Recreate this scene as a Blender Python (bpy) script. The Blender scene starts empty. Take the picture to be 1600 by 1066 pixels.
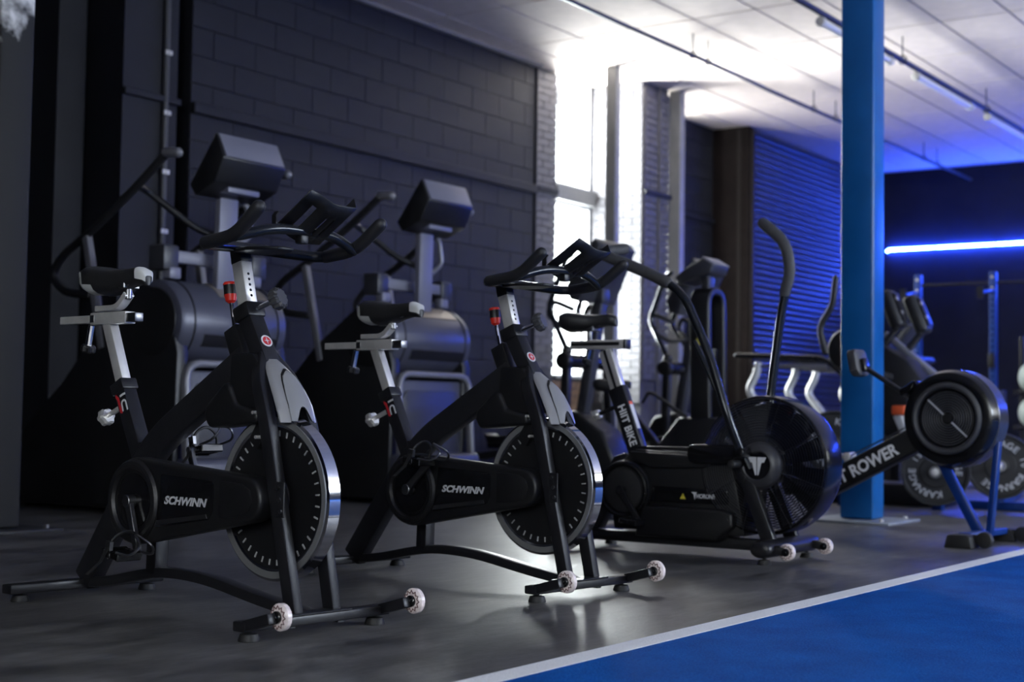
import bpy, bmesh, math, random
from mathutils import Matrix, Vector
random.seed(7)
R = math.radians
V = Vector
S = bpy.context.scene
COL = S.collection

# ------------------------------------------------------------------ camera, world, light, exposure
HC = 0.62
PITCH, ROLL, YAW, FPX = R(2.88), R(0.825), R(35.0), 2282.0
fw = V((math.cos(PITCH) * math.cos(YAW), math.cos(PITCH) * math.sin(YAW), math.sin(PITCH)))
rt = V((math.sin(YAW), -math.cos(YAW), 0))
up = rt.cross(fw)
rt2 = math.cos(ROLL) * rt + math.sin(ROLL) * up
up2 = -math.sin(ROLL) * rt + math.cos(ROLL) * up
cam = bpy.data.cameras.new('camera')
camo = bpy.data.objects.new('camera', cam)
COL.objects.link(camo)
M = Matrix((rt2, up2, -fw)).transposed().to_4x4()
M.translation = V((0, 0, HC))
camo.matrix_world = M
cam.sensor_width = 36.0
cam.lens = 36.0 * FPX / 1600.0
cam.clip_start = 0.05
cam.clip_end = 200
cam.dof.use_dof = True
cam.dof.focus_distance = 4.45
cam.dof.aperture_fstop = 2.9
S.camera = camo

S.view_settings.view_transform = 'Standard'
S.view_settings.look = 'None'
S.view_settings.gamma = 1.0
S.view_settings.use_curve_mapping = False
S.view_settings.exposure = 0.0
S.cycles.max_bounces = 8
S.cycles.diffuse_bounces = 4
S.cycles.glossy_bounces = 4
S.cycles.transmission_bounces = 6
S.cycles.sample_clamp_indirect = 6.0
S.cycles.caustics_reflective = False
S.cycles.caustics_refractive = False
S.cycles.use_denoising = True

world = bpy.data.worlds.new('daylight')
S.world = world
world.use_nodes = True
bg = world.node_tree.nodes['Background']
bg.inputs['Color'].default_value = (0.92, 0.96, 1.0, 1)      # bright overcast sky outside the windows
bg.inputs['Strength'].default_value = 7.5


def area(name, loc, direction, sx, sy, power, color=(1, 1, 1), spread=180):
    l = bpy.data.lights.new(name, 'AREA')
    l.shape = 'RECTANGLE'
    l.size, l.size_y = sx, sy
    l.energy = power
    l.color = color
    l.spread = R(spread)
    o = bpy.data.objects.new(name, l)
    COL.objects.link(o)
    o.location = loc
    o.rotation_euler = V(direction).to_track_quat('-Z', 'Y').to_euler()
    return o


# daylight entering at the two window bays of the left wall (just outside the panes)
area('window_daylight_a', (12.84, 8.45, 3.55), (0.1, -1, 0.2), 0.72, 1.05, 330, (0.97, 0.98, 1.0))
area('window_daylight_b', (12.84, 8.45, 1.95), (0.1, -1, 0.1), 0.72, 1.75, 330, (0.95, 0.98, 1.0))
area('window_daylight_c', (14.4, 8.45, 2.5), (0.0, -1, 0.2), 1.1, 2.9, 100, (1.0, 0.97, 0.94))
# fill light added at assumed windows on the unseen wall across the hall
area('hall_fill_a', (9.0, -7.8, 2.9), (0, 1, -0.3), 6.0, 1.6, 760, (0.72, 0.82, 1.0))
area('hall_fill_b', (15.0, -7.8, 2.9), (0, 1, 0.15), 5.0, 1.6, 25, (1.0, 0.9, 0.8))
area('front_fill', (-3.85, -2.0, 2.4), (1, 0.3, -0.1), 5.0, 1.9, 190, (0.9, 0.94, 1.0))  # added fill at an assumed, unseen window behind the camera

# ------------------------------------------------------------------ materials
MATS = {}


def pbr(name, col, rough=0.5, metal=0.0, var=0.0, scale=20.0, bump=0.0, bscale=200.0, rvar=0.0, coat=0.0, spec=0.5):
    if name in MATS:
        return MATS[name]
    m = bpy.data.materials.new(name)
    m.use_nodes = True
    nt = m.node_tree
    p = nt.nodes['Principled BSDF']
    p.inputs['Base Color'].default_value = (*col, 1)
    p.inputs['Roughness'].default_value = rough
    p.inputs['Metallic'].default_value = metal
    p.inputs['Specular IOR Level'].default_value = spec
    if coat:
        p.inputs['Coat Weight'].default_value = coat
        p.inputs['Coat Roughness'].default_value = 0.12
    tc = nt.nodes.new('ShaderNodeTexCoord')
    if var or rvar:
        n = nt.nodes.new('ShaderNodeTexNoise')
        n.inputs['Scale'].default_value = scale
        n.inputs['Detail'].default_value = 4
        nt.links.new(tc.outputs['Object'], n.inputs['Vector'])
        if var:
            r = nt.nodes.new('ShaderNodeMapRange')
            r.inputs[1].default_value = 0.3
            r.inputs[2].default_value = 0.7
            r.inputs[3].default_value = 1 - var
            r.inputs[4].default_value = 1 + var
            nt.links.new(n.outputs['Fac'], r.inputs[0])
            mx = nt.nodes.new('ShaderNodeVectorMath')
            mx.operation = 'SCALE'
            mx.inputs[0].default_value = col
            nt.links.new(r.outputs[0], mx.inputs['Scale'])
            nt.links.new(mx.outputs[0], p.inputs['Base Color'])
        if rvar:
            r = nt.nodes.new('ShaderNodeMapRange')
            r.inputs[3].default_value = max(0.02, rough - rvar)
            r.inputs[4].default_value = min(1, rough + rvar)
            nt.links.new(n.outputs['Fac'], r.inputs[0])
            nt.links.new(r.outputs[0], p.inputs['Roughness'])
    if bump:
        n2 = nt.nodes.new('ShaderNodeTexNoise')
        n2.inputs['Scale'].default_value = bscale
        n2.inputs['Detail'].default_value = 3
        nt.links.new(tc.outputs['Object'], n2.inputs['Vector'])
        b = nt.nodes.new('ShaderNodeBump')
        b.inputs['Strength'].default_value = bump
        b.inputs['Distance'].default_value = 0.002
        nt.links.new(n2.outputs['Fac'], b.inputs['Height'])
        nt.links.new(b.outputs[0], p.inputs['Normal'])
    MATS[name] = m
    return m


def glow(name, col, strength):
    m = bpy.data.materials.new(name)
    m.use_nodes = True
    nt = m.node_tree
    nt.nodes.remove(nt.nodes['Principled BSDF'])
    e = nt.nodes.new('ShaderNodeEmission')
    e.inputs[0].default_value = (*col, 1)
    e.inputs[1].default_value = strength
    nt.links.new(e.outputs[0], nt.nodes['Material Output'].inputs[0])
    MATS[name] = m
    return m


frame_blk = pbr('black powder coat', (0.012, 0.012, 0.0145), 0.36, 0.0, 0.15, 30, 0.08, 400, spec=0.42)
plastic = pbr('black plastic', (0.008, 0.008, 0.009), 0.42, 0, 0.1, 12, 0.12, 500)
plastic_gl = pbr('gloss black plastic', (0.006, 0.006, 0.007), 0.2, 0, 0.1, 12)
rubber = pbr('black rubber', (0.014, 0.014, 0.015), 0.6, 0, 0.15, 25, 0.2, 350)
grip_m = pbr('grip foam', (0.012, 0.012, 0.014), 0.5, 0, 0.15, 40, 0.3, 600)
arm_grip = pbr('grey grip foam', (0.05, 0.05, 0.053), 0.62, 0, 0.15, 40, 0.3, 600)
bar_m = pbr('satin black bar', (0.016, 0.018, 0.022), 0.22, 0.35, 0.1, 10)
chrome = pbr('chrome', (0.78, 0.78, 0.8), 0.1, 1.0, 0.04, 8, 0, 1, 0.06)
steel = pbr('brushed steel', (0.74, 0.72, 0.69), 0.34, 0.55, 0.1, 14, 0, 1, 0.1)
steel_dk = pbr('dark steel', (0.22, 0.22, 0.23), 0.35, 1.0, 0.15, 18, 0, 1, 0.1)
silver_pl = pbr('silver grey shroud', (0.30, 0.30, 0.31), 0.36, 0.15, 0.06, 10, 0.05, 700)
carbon = pbr('ribbed shroud insert', (0.26, 0.26, 0.265), 0.4, 0.15)
red_m = pbr('red plastic', (0.62, 0.025, 0.015), 0.35)
orange_m = pbr('orange vinyl', (0.75, 0.11, 0.03), 0.5)
white_pr = pbr('white print', (0.66, 0.66, 0.68), 0.5)
white_br = pbr('bright white print', (0.88, 0.88, 0.9), 0.5)
rim_side_m = pbr('machined rim side', (0.26, 0.26, 0.265), 0.35, 0.5)
knob_m = pbr('dark grey knob', (0.05, 0.05, 0.055), 0.5)
wire_m = pbr('guard wire', (0.05, 0.05, 0.055), 0.3, 0.3)
plate_pr = pbr('plate lettering', (0.5, 0.5, 0.52), 0.5)
grey_pr = pbr('grey print', (0.3, 0.31, 0.33), 0.5)
red_pr = pbr('red print', (0.5, 0.02, 0.03), 0.5)
yellow_pr = pbr('yellow print', (0.72, 0.6, 0.06), 0.5)
tick_m = pbr('vent tick', (0.36, 0.36, 0.36), 0.45, 0.0)
leather = pbr('saddle leather', (0.015, 0.015, 0.016), 0.42, 0, 0.2, 30, 0.3, 260)
saddle_grey = pbr('saddle grey panel', (0.6, 0.6, 0.58), 0.5)
wheel_pu = pbr('clear pink wheel', (0.85, 0.74, 0.72), 0.2, 0, 0.2, 60, 0.5, 120)
wheel_dk = pbr('wheel core pattern', (0.12, 0.05, 0.05), 0.3)
paint_blue = pbr('blue column paint', (0.003, 0.105, 0.34), 0.33, 0, 0.12, 5, 0.25, 30, 0.08)
rig_blue = pbr('blue rig powder coat', (0.004, 0.035, 0.2), 0.35, 0.1, 0.1, 12)
plate_grey = pbr('grey paint steel', (0.3, 0.33, 0.37), 0.4, 0.2, 0.2, 6, 0.1, 60)
col_grey = pbr('grey column paint', (0.03, 0.03, 0.03), 0.5, 0, 0.15, 4, 0.1, 60, spec=0.3)
wall_blk = pbr('black painted block', (0.0115, 0.012, 0.0165), 0.62, 0, 0.18, 3.5, 0.35, 70, spec=0.3)
wall_mortar = pbr('black painted mortar', (0.0105, 0.011, 0.015), 0.65, 0, 0.1, 8, spec=0.3)
wall_dk = pbr('dark painted wall', (0.004, 0.0045, 0.010), 0.7, 0, 0.15, 3, 0.2, 60, spec=0.2)
brick_m = pbr('grey painted brick', (0.08, 0.077, 0.087), 0.62, 0, 0.2, 9, 0.4, 90)
brick_mor = pbr('grey painted brick joint', (0.062, 0.06, 0.067), 0.75, 0, 0.15, 9)
brick_br = pbr('brown brick', (0.2, 0.125, 0.085), 0.7, 0, 0.25, 9, 0.4, 90)
post_paint = pbr('grey post paint', (0.2, 0.2, 0.205), 0.5, 0, 0.1, 6)
brown_pier = pbr('brown painted pier', (0.012, 0.0085, 0.008), 0.65, 0, 0.2, 8, spec=0.1)
frame_wh = pbr('window frame paint', (0.55, 0.56, 0.57), 0.45)
ceil_m = pbr('white mineral tile', (0.8, 0.7, 0.63), 0.85, 0, 0.05, 7, 0.3, 180)
tbar_m = pbr('grey ceiling bar', (0.2, 0.19, 0.2), 0.55)
ceil_bk = pbr('ceiling void board', (0.3, 0.29, 0.28), 0.85)
shutter_m = pbr('galvanised shutter slat', (0.046, 0.048, 0.064), 0.38, 0.2, 0.15, 6)
pipe_m = pbr('dark conduit', (0.03, 0.03, 0.03), 0.4, 0.2)
lamp_wh = pbr('lamp diffuser', (0.68, 0.68, 0.68), 0.35)
lamp_cap = pbr('lamp end cap', (0.6, 0.58, 0.56), 0.5)
sock_m = pbr('white socket', (0.72, 0.72, 0.7), 0.4)
bumper = pbr('bumper plate rubber', (0.014, 0.014, 0.015), 0.5, 0, 0.15, 14, 0.15, 200)
ball_m = pbr('wall ball vinyl', (0.33, 0.38, 0.36), 0.5, 0, 0.08, 10, 0.15, 200)
console_m = pbr('console shell', (0.035, 0.036, 0.044), 0.38, 0, 0.08, 6)
console_lt = pbr('console back grey', (0.18, 0.182, 0.235), 0.42, 0.1, 0.06, 6)
drum_m = pbr('stepper drum shell', (0.075, 0.078, 0.11), 0.36, 0.2, 0.06, 5)
panel_m = pbr('stepper front panel', (0.075, 0.078, 0.11), 0.5, 0.1, 0.06, 5)
silver_tr = pbr('silver trim', (0.2, 0.2, 0.225), 0.4, 0.3, 0.05, 8)
bronze_m = pbr('bronze top plate', (0.28, 0.24, 0.2), 0.4, 0.4, 0.05, 8)
pad_m = pbr('black vinyl pad', (0.016, 0.016, 0.017), 0.45, 0, 0.1, 30, 0.15, 300)
white_tube = pbr('white curved tube', (0.62, 0.63, 0.64), 0.35, 0.2)
fanblade = pbr('fan blade grey', (0.035, 0.036, 0.042), 0.4, 0.2)
screen_m = pbr('dark screen', (0.006, 0.006, 0.008), 0.1)
cable_m = pbr('black cable', (0.01, 0.01, 0.01), 0.5)


def glass(name, tint=(1, 1, 1), alpha=0.9):
    m = bpy.data.materials.new(name)
    m.use_nodes = True
    nt = m.node_tree
    nt.nodes.remove(nt.nodes['Principled BSDF'])
    t = nt.nodes.new('ShaderNodeBsdfTransparent')
    t.inputs[0].default_value = (*tint, 1)
    g = nt.nodes.new('ShaderNodeBsdfGlossy')
    g.inputs['Roughness'].default_value = 0.03
    fc = nt.nodes.new('ShaderNodeLayerWeight')
    fc.inputs[0].default_value = 0.5
    pw = nt.nodes.new('ShaderNodeMath')
    pw.operation = 'POWER'
    pw.inputs[1].default_value = 4.0
    nt.links.new(fc.outputs['Facing'], pw.inputs[0])
    lw = nt.nodes.new('ShaderNodeMath')
    lw.operation = 'MULTIPLY_ADD'
    lw.inputs[1].default_value = 0.6
    lw.inputs[2].default_value = 0.04
    nt.links.new(pw.outputs[0], lw.inputs[0])
    mx = nt.nodes.new('ShaderNodeMixShader')
    nt.links.new(lw.outputs[0], mx.inputs[0])
    nt.links.new(t.outputs[0], mx.inputs[1])
    nt.links.new(g.outputs[0], mx.inputs[2])
    nt.links.new(mx.outputs[0], nt.nodes['Material Output'].inputs[0])
    MATS[name] = m
    return m


pane_m = glass('window glass', (0.97, 0.99, 0.98))
smoke_m = glass('smoked clear guard', (0.55, 0.56, 0.6))


def floor_mat():
    m = bpy.data.materials.new('scuffed dark concrete floor')
    m.use_nodes = True
    nt = m.node_tree
    L = nt.links.new
    p = nt.nodes['Principled BSDF']
    tc = nt.nodes.new('ShaderNodeTexCoord')
    mp = nt.nodes.new('ShaderNodeMapping')
    mp.inputs['Scale'].default_value = (1.0, 1.9, 1)
    p.inputs['Specular IOR Level'].default_value = 0.4
    L(tc.outputs['Object'], mp.inputs[0])
    n1 = nt.nodes.new('ShaderNodeTexNoise')
    n1.inputs['Scale'].default_value = 2.4
    n1.inputs['Detail'].default_value = 9
    n1.inputs['Roughness'].default_value = 0.68
    n1.inputs['Distortion'].default_value = 0.25
    L(mp.outputs[0], n1.inputs['Vector'])
    cr = nt.nodes.new('ShaderNodeValToRGB')
    cr.color_ramp.elements[0].position = 0.34
    cr.color_ramp.elements[0].color = (0.036, 0.035, 0.034, 1)
    cr.color_ramp.elements[1].position = 0.72
    cr.color_ramp.elements[1].color = (0.165, 0.158, 0.152, 1)
    L(n1.outputs['Fac'], cr.inputs[0])
    n2 = nt.nodes.new('ShaderNodeTexNoise')
    n2.inputs['Scale'].default_value = 38
    n2.inputs['Detail'].default_value = 6
    L(mp.outputs[0], n2.inputs['Vector'])
    spk = nt.nodes.new('ShaderNodeMapRange')
    spk.inputs[1].default_value = 0.68
    spk.inputs[2].default_value = 0.76
    L(n2.outputs['Fac'], spk.inputs[0])
    mp2 = nt.nodes.new('ShaderNodeMapping')
    mp2.inputs['Scale'].default_value = (2.2, 9.0, 1)
    mp2.inputs['Rotation'].default_value = (0, 0, 0.5)
    L(tc.outputs['Object'], mp2.inputs[0])
    n4 = nt.nodes.new('ShaderNodeTexNoise')
    n4.inputs['Scale'].default_value = 3.0
    n4.inputs['Detail'].default_value = 8
    n4.inputs['Roughness'].default_value = 0.7
    L(mp2.outputs[0], n4.inputs['Vector'])
    st = nt.nodes.new('ShaderNodeMapRange')
    st.inputs[1].default_value = 0.3
    st.inputs[2].default_value = 0.7
    st.inputs[3].default_value = 0.62
    st.inputs[4].default_value = 1.38
    L(n4.outputs['Fac'], st.inputs[0])
    sv = nt.nodes.new('ShaderNodeVectorMath')
    sv.operation = 'SCALE'
    L(cr.outputs[0], sv.inputs[0])
    L(st.outputs[0], sv.inputs['Scale'])
    mx = nt.nodes.new('ShaderNodeMixRGB')
    mx.inputs[2].default_value = (0.2, 0.195, 0.19, 1)
    L(spk.outputs[0], mx.inputs[0])
    L(sv.outputs[0], mx.inputs[1])
    L(mx.outputs[0], p.inputs['Base Color'])
    rr = nt.nodes.new('ShaderNodeMapRange')
    rr.inputs[3].default_value = 0.3
    rr.inputs[4].default_value = 0.52
    L(n1.outputs['Fac'], rr.inputs[0])
    L(rr.outputs[0], p.inputs['Roughness'])
    b = nt.nodes.new('ShaderNodeBump')
    b.inputs['Strength'].default_value = 0.2
    b.inputs['Distance'].default_value = 0.004
    L(n2.outputs['Fac'], b.inputs['Height'])
    L(b.outputs[0], p.inputs['Normal'])
    return m


def turf_mat(name, c0, c1):
    m = bpy.data.materials.new(name)
    m.use_nodes = True
    nt = m.node_tree
    L = nt.links.new
    p = nt.nodes['Principled BSDF']
    p.inputs['Roughness'].default_value = 0.8
    p.inputs['Specular IOR Level'].default_value = 0.1
    tc = nt.nodes.new('ShaderNodeTexCoord')
    n = nt.nodes.new('ShaderNodeTexNoise')
    n.inputs['Scale'].default_value = 160
    n.inputs['Detail'].default_value = 4
    L(tc.outputs['Object'], n.inputs['Vector'])
    n3 = nt.nodes.new('ShaderNodeTexNoise')
    n3.inputs['Scale'].default_value = 5
    n3.inputs['Detail'].default_value = 5
    L(tc.outputs['Object'], n3.inputs['Vector'])
    ad = nt.nodes.new('ShaderNodeMath')
    ad.operation = 'MULTIPLY_ADD'
    ad.inputs[1].default_value = 0.45
    L(n3.outputs['Fac'], ad.inputs[0])
    sc = nt.nodes.new('ShaderNodeMath')
    sc.operation = 'MULTIPLY'
    sc.inputs[1].default_value = 0.55
    L(n.outputs['Fac'], sc.inputs[0])
    L(sc.outputs[0], ad.inputs[2])
    cr = nt.nodes.new('ShaderNodeValToRGB')
    cr.color_ramp.elements[0].position = 0.35
    cr.color_ramp.elements[0].color = (*c0, 1)
    cr.color_ramp.elements[1].position = 0.68
    cr.color_ramp.elements[1].color = (*c1, 1)
    L(ad.outputs[0], cr.inputs[0])
    L(cr.outputs[0], p.inputs['Base Color'])
    b = nt.nodes.new('ShaderNodeBump')
    b.inputs['Strength'].default_value = 0.5
    b.inputs['Distance'].default_value = 0.006
    L(n.outputs['Fac'], b.inputs['Height'])
    L(b.outputs[0], p.inputs['Normal'])
    return m


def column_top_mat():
    # grey column paint; bright light on the top painted in white, speckled lower edge
    m = bpy.data.materials.new('column paint with painted light')
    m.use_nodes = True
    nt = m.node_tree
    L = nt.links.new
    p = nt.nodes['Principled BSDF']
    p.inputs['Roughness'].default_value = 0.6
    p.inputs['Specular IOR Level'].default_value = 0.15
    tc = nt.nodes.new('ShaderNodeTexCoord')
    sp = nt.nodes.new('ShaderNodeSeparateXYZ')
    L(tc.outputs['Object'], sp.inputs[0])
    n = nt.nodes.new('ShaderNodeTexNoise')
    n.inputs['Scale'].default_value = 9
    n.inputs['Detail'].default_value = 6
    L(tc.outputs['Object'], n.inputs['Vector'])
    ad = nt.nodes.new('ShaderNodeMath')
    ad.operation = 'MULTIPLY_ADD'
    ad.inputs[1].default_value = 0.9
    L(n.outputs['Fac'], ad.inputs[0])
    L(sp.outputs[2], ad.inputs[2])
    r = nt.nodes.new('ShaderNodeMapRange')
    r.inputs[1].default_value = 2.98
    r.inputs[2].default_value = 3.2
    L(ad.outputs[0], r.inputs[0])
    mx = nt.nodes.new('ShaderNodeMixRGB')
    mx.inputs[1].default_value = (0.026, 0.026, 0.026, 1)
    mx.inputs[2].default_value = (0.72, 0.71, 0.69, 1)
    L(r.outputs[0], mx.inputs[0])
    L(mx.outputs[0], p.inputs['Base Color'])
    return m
# ------------------------------------------------------------------ geometry helpers


def frame_of(d, ref=None):
    d = V(d).normalized()
    r = V(ref) if ref is not None else (V((0, 0, 1)) if abs(d.z) < 0.95 else V((0, 1, 0)))
    s = d.cross(r)
    if s.length < 1e-6:
        s = d.cross(V((1, 0, 0)))
    s.normalize()
    u = s.cross(d).normalized()
    return d, s, u


def rounded(pts, rad, k=5):
    """polyline with rounded corners"""
    P = [V(p) for p in pts]
    out = [P[0]]
    for i in range(1, len(P) - 1):
        a, b, c = P[i - 1], P[i], P[i + 1]
        r = rad[i] if isinstance(rad, (list, tuple)) else rad
        la, lc = (a - b).length, (c - b).length
        t = min(r, la * 0.49, lc * 0.49)
        p0 = b + (a - b).normalized() * t
        p1 = b + (c - b).normalized() * t
        for j in range(k + 1):
            u = j / k
            out.append(p0 * (1 - u) ** 2 + b * 2 * u * (1 - u) + p1 * u ** 2)
    out.append(P[-1])
    return out


class G:
    def __init__(s):
        s.bm = bmesh.new()

    def box(s, c, d, rot=None):
        r = bmesh.ops.create_cube(s.bm, size=1.0)
        m = Matrix.Translation(V(c)) @ (rot.to_4x4() if rot is not None else Matrix.Identity(4)) @ Matrix.Diagonal((d[0], d[1], d[2], 1))
        bmesh.ops.transform(s.bm, matrix=m, verts=r['verts'])
        return s

    def bar(s, p0, p1, w, h, ref=(1, 0, 0)):
        """rectangular bar from p0 to p1; w along ref (projected), h across"""
        p0, p1 = V(p0), V(p1)
        d = (p1 - p0).normalized()
        x = V(ref) - d * V(ref).dot(d)
        x.normalize()
        y = d.cross(x)
        vs = []
        for p in (p0, p1):
            for a, b in ((-1, -1), (1, -1), (1, 1), (-1, 1)):
                vs.append(s.bm.verts.new(p + x * (a * w / 2) + y * (b * h / 2)))
        for f in ((3, 2, 1, 0), (4, 5, 6, 7), (0, 1, 5, 4), (1, 2, 6, 5), (2, 3, 7, 6), (3, 0, 4, 7)):
            s.bm.faces.new([vs[i] for i in f])
        return s

    def loft(s, rings, cap=True, closed=False):
        rv = [[s.bm.verts.new(V(p)) for p in r] for r in rings]
        n = len(rv[0])
        m = len(rv)
        for i in range(m if closed else m - 1):
            a, b = rv[i], rv[(i + 1) % m]
            for j in range(n):
                s.bm.faces.new((a[j], a[(j + 1) % n], b[(j + 1) % n], b[j]))
        if cap and not closed:
            s.bm.faces.new(rv[0][::-1])
            s.bm.faces.new(rv[-1])
        return s

    def tube(s, pts, r, n=10, closed=False, cap=True, round_end=False):
        P = [V(p) for p in pts]
        rr = r if isinstance(r, (list, tuple)) else [r] * len(P)
        if round_end:
            q, q2 = [], []
            d0 = (P[0] - P[1]).normalized()
            d1 = (P[-1] - P[-2]).normalized()
            for a in (80, 55, 28):
                q.append(P[0] + d0 * rr[0] * (math.sin(R(a)) - 0.0))
                q2.append(rr[0] * math.cos(R(a)))
            e, e2 = [], []
            for a in (28, 55, 80):
                e.append(P[-1] + d1 * rr[-1] * math.sin(R(a)))
                e2.append(rr[-1] * math.cos(R(a)))
            P = q + P + e
            rr = q2 + list(rr) + e2
        m = len(P)
        rings = []
        u = None
        for i in range(m):
            a = P[(i - 1) % m] if (closed or i > 0) else P[i]
            b = P[(i + 1) % m] if (closed or i < m - 1) else P[i]
            d = (b - a).normalized()
            if u is None:
                d, sd, u = frame_of(d)
            else:
                sd = d.cross(u).normalized()
                u = sd.cross(d).normalized()
            rings.append([P[i] + (sd * math.cos(2 * math.pi * j / n) + u * math.sin(2 * math.pi * j / n)) * rr[i] for j in range(n)])
        return s.loft(rings, cap, closed)

    def sweep(s, pts, w, h, ref=(1, 0, 0), closed=False):
        """rectangular section; w along ref, h in the bend plane (lists allowed)"""
        P = [V(p) for p in pts]
        m = len(P)
        x = V(ref).normalized()
        rings = []
        for i in range(m):
            a = P[(i - 1) % m] if (closed or i > 0) else P[i]
            b = P[(i + 1) % m] if (closed or i < m - 1) else P[i]
            d = (b - a).normalized()
            y = d.cross(x).normalized()
            ww = w[i] if isinstance(w, (list, tuple)) else w
            hh = h[i] if isinstance(h, (list, tuple)) else h
            rings.append([P[i] + x * (ca * ww / 2) + y * (cb * hh / 2) for ca, cb in ((-1, -1), (1, -1), (1, 1), (-1, 1))])
        return s.loft(rings, True, closed)

    def cyl(s, p0, p1, r0, r1=None, n=16):
        r1 = r0 if r1 is None else r1
        p0, p1 = V(p0), V(p1)
        d, a, b = frame_of(p1 - p0)
        rings = [[p + (a * math.cos(2 * math.pi * j / n) + b * math.sin(2 * math.pi * j / n)) * r for j in range(n)] for p, r in ((p0, r0), (p1, r1))]
        return s.loft(rings)

    def lathe(s, prof, o, axis, n=32, closed=False):
        """prof: list of (radius, t along axis)"""
        o = V(o)
        d, a, b = frame_of(axis)
        rings = []
        for r, t in prof:
            r = max(r, 1e-4)
            rings.append([o + d * t + (a * math.cos(2 * math.pi * j / n) + b * math.sin(2 * math.pi * j / n)) * r for j in range(n)])
        return s.loft(rings, not closed, closed)

    def prism(s, poly, axis, a, b):
        """2d polygon extruded along axis from a to b (x: poly is (y,z); y: (x,z); z: (x,y))"""
        f = {'x': lambda p, t: V((t, p[0], p[1])), 'y': lambda p, t: V((p[0], t, p[1])), 'z': lambda p, t: V((p[0], p[1], t))}[axis]
        return s.loft([[f(p, a) for p in poly], [f(p, b) for p in poly]])

    def sphere(s, c, r, sc=(1, 1, 1), u=16, v=10):
        q = bmesh.ops.create_uvsphere(s.bm, u_segments=u, v_segments=v, radius=r)
        bmesh.ops.transform(s.bm, matrix=Matrix.Translation(V(c)) @ Matrix.Diagonal((*sc, 1)), verts=q['verts'])
        return s

    def torus(s, c, axis, Rr, r, n=32, k=8, a0=0.0, a1=360.0):
        c = V(c)
        d, a, b = frame_of(axis)
        full = abs(a1 - a0) >= 359.9
        m = n if full else n + 1
        pts = [c + (a * math.cos(R(a0 + (a1 - a0) * j / n)) + b * math.sin(R(a0 + (a1 - a0) * j / n))) * Rr for j in range(m)]
        return s.tube(pts, r, k, closed=full)

    def mesh(s, name, mat, smooth=True, ang=35, bev=0.0, seg=2):
        bmesh.ops.recalc_face_normals(s.bm, faces=s.bm.faces)
        if bev > 0:
            es = [e for e in s.bm.edges if len(e.link_faces) == 2 and e.calc_face_angle(0) > R(40)]
            try:
                bmesh.ops.bevel(s.bm, geom=es, offset=bev, segments=seg, affect='EDGES', profile=0.5, clamp_overlap=True)
            except Exception:
                pass
        me = bpy.data.meshes.new(name)
        s.bm.to_mesh(me)
        s.bm.free()
        me.materials.append(mat)
        if smooth:
            me.shade_smooth()
            me.set_sharp_from_angle(angle=R(ang))
        return me

    def obj(s, name, mat, parent=None, smooth=True, ang=35, bev=0.0, seg=2, loc=None, label=None):
        return link(name, s.mesh(name, mat, smooth, ang, bev, seg), parent, loc, label)


def link(name, me, parent=None, loc=None, label=None):
    o = bpy.data.objects.new(name, me)
    COL.objects.link(o)
    if parent is not None:
        o.parent = parent
    if loc is not None:
        o.location = loc
    if label:
        o['label'] = label
    return o


def thing(name, label, cat, loc=(0, 0, 0), rz=0.0, group=None):
    o = bpy.data.objects.new(name, None)
    o.empty_display_size = 0.1
    COL.objects.link(o)
    o.location = loc
    o.rotation_euler = (0, 0, rz)
    o['label'] = label
    o['category'] = cat
    if group:
        o['group'] = group
    return o


def tag(o, label, cat, group=None):
    o['label'] = label
    o['category'] = cat
    if group:
        o['group'] = group
    return o


def struct(o):
    o['kind'] = 'structure'
    return o


def dup(root, loc, rz, label, group=None):
    r = root.copy()
    COL.objects.link(r)
    r.location = loc
    r.rotation_euler = (0, 0, rz)
    r['label'] = label
    if group:
        r['group'] = group
    for ch in list(root.children):
        c = ch.copy()
        COL.objects.link(c)
        c.parent = r
        for g in list(ch.children):
            d = g.copy()
            COL.objects.link(d)
            d.parent = c
    return r


def text_mesh(body, h, bold=0.0, depth=0.0006, shear=0.0, space=1.0):
    """lettering in its own xy plane, cap height h, centred"""
    c = bpy.data.curves.new('lettering', 'FONT')
    c.body = body
    c.size = h / 0.7
    c.align_x = 'CENTER'
    c.align_y = 'CENTER'
    c.offset = bold * h
    c.extrude = depth
    c.shear = shear
    c.space_character = space
    c.resolution_u = 3
    o = bpy.data.objects.new('lettering', c)
    me = bpy.data.meshes.new_from_object(o)
    bpy.data.objects.remove(o)
    bpy.data.curves.remove(c)
    return me


def lettering(body, h, o, right, upv, mat, parent, bold=0.02, shear=0.0, space=1.0, label=None, width=None, depth=0.0006):
    me = text_mesh(body, h, bold, depth, shear, space)
    r = V(right).normalized()
    u = V(upv)
    u = (u - r * u.dot(r)).normalized()
    n = r.cross(u)
    sx = 1.0
    if width:
        xs = [v.co.x for v in me.vertices]
        sx = width / (max(xs) - min(xs))
    me.transform(Matrix((r * sx, u, n)).transposed().to_4x4())
    me.materials.clear()
    me.materials.append(mat)
    return link('lettering', me, parent, o, label)


def ring_text(body, h, rad, a0, step, c, ex, ey, mat, parent, bold=0.03):
    """letters clockwise round a plate: tops outward, a0 and step in degrees, clockwise from ey"""
    ex, ey = V(ex), V(ey)
    bm = bmesh.new()
    for i, chx in enumerate(body):
        if chx == ' ':
            continue
        me = text_mesh(chx, h, bold)
        a = R(a0 + step * i)
        out = ex * math.sin(a) + ey * math.cos(a)
        tan = ex * math.cos(a) - ey * math.sin(a)
        n = tan.cross(out)
        T = Matrix((tan, out, n)).transposed().to_4x4()
        T.translation = V(c) + out * rad
        me.transform(T)
        bm.from_mesh(me)
        bpy.data.meshes.remove(me)
    me = bpy.data.meshes.new('lettering')
    bm.to_mesh(me)
    bm.free()
    me.materials.append(mat)
    return link('lettering', me, parent)


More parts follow.
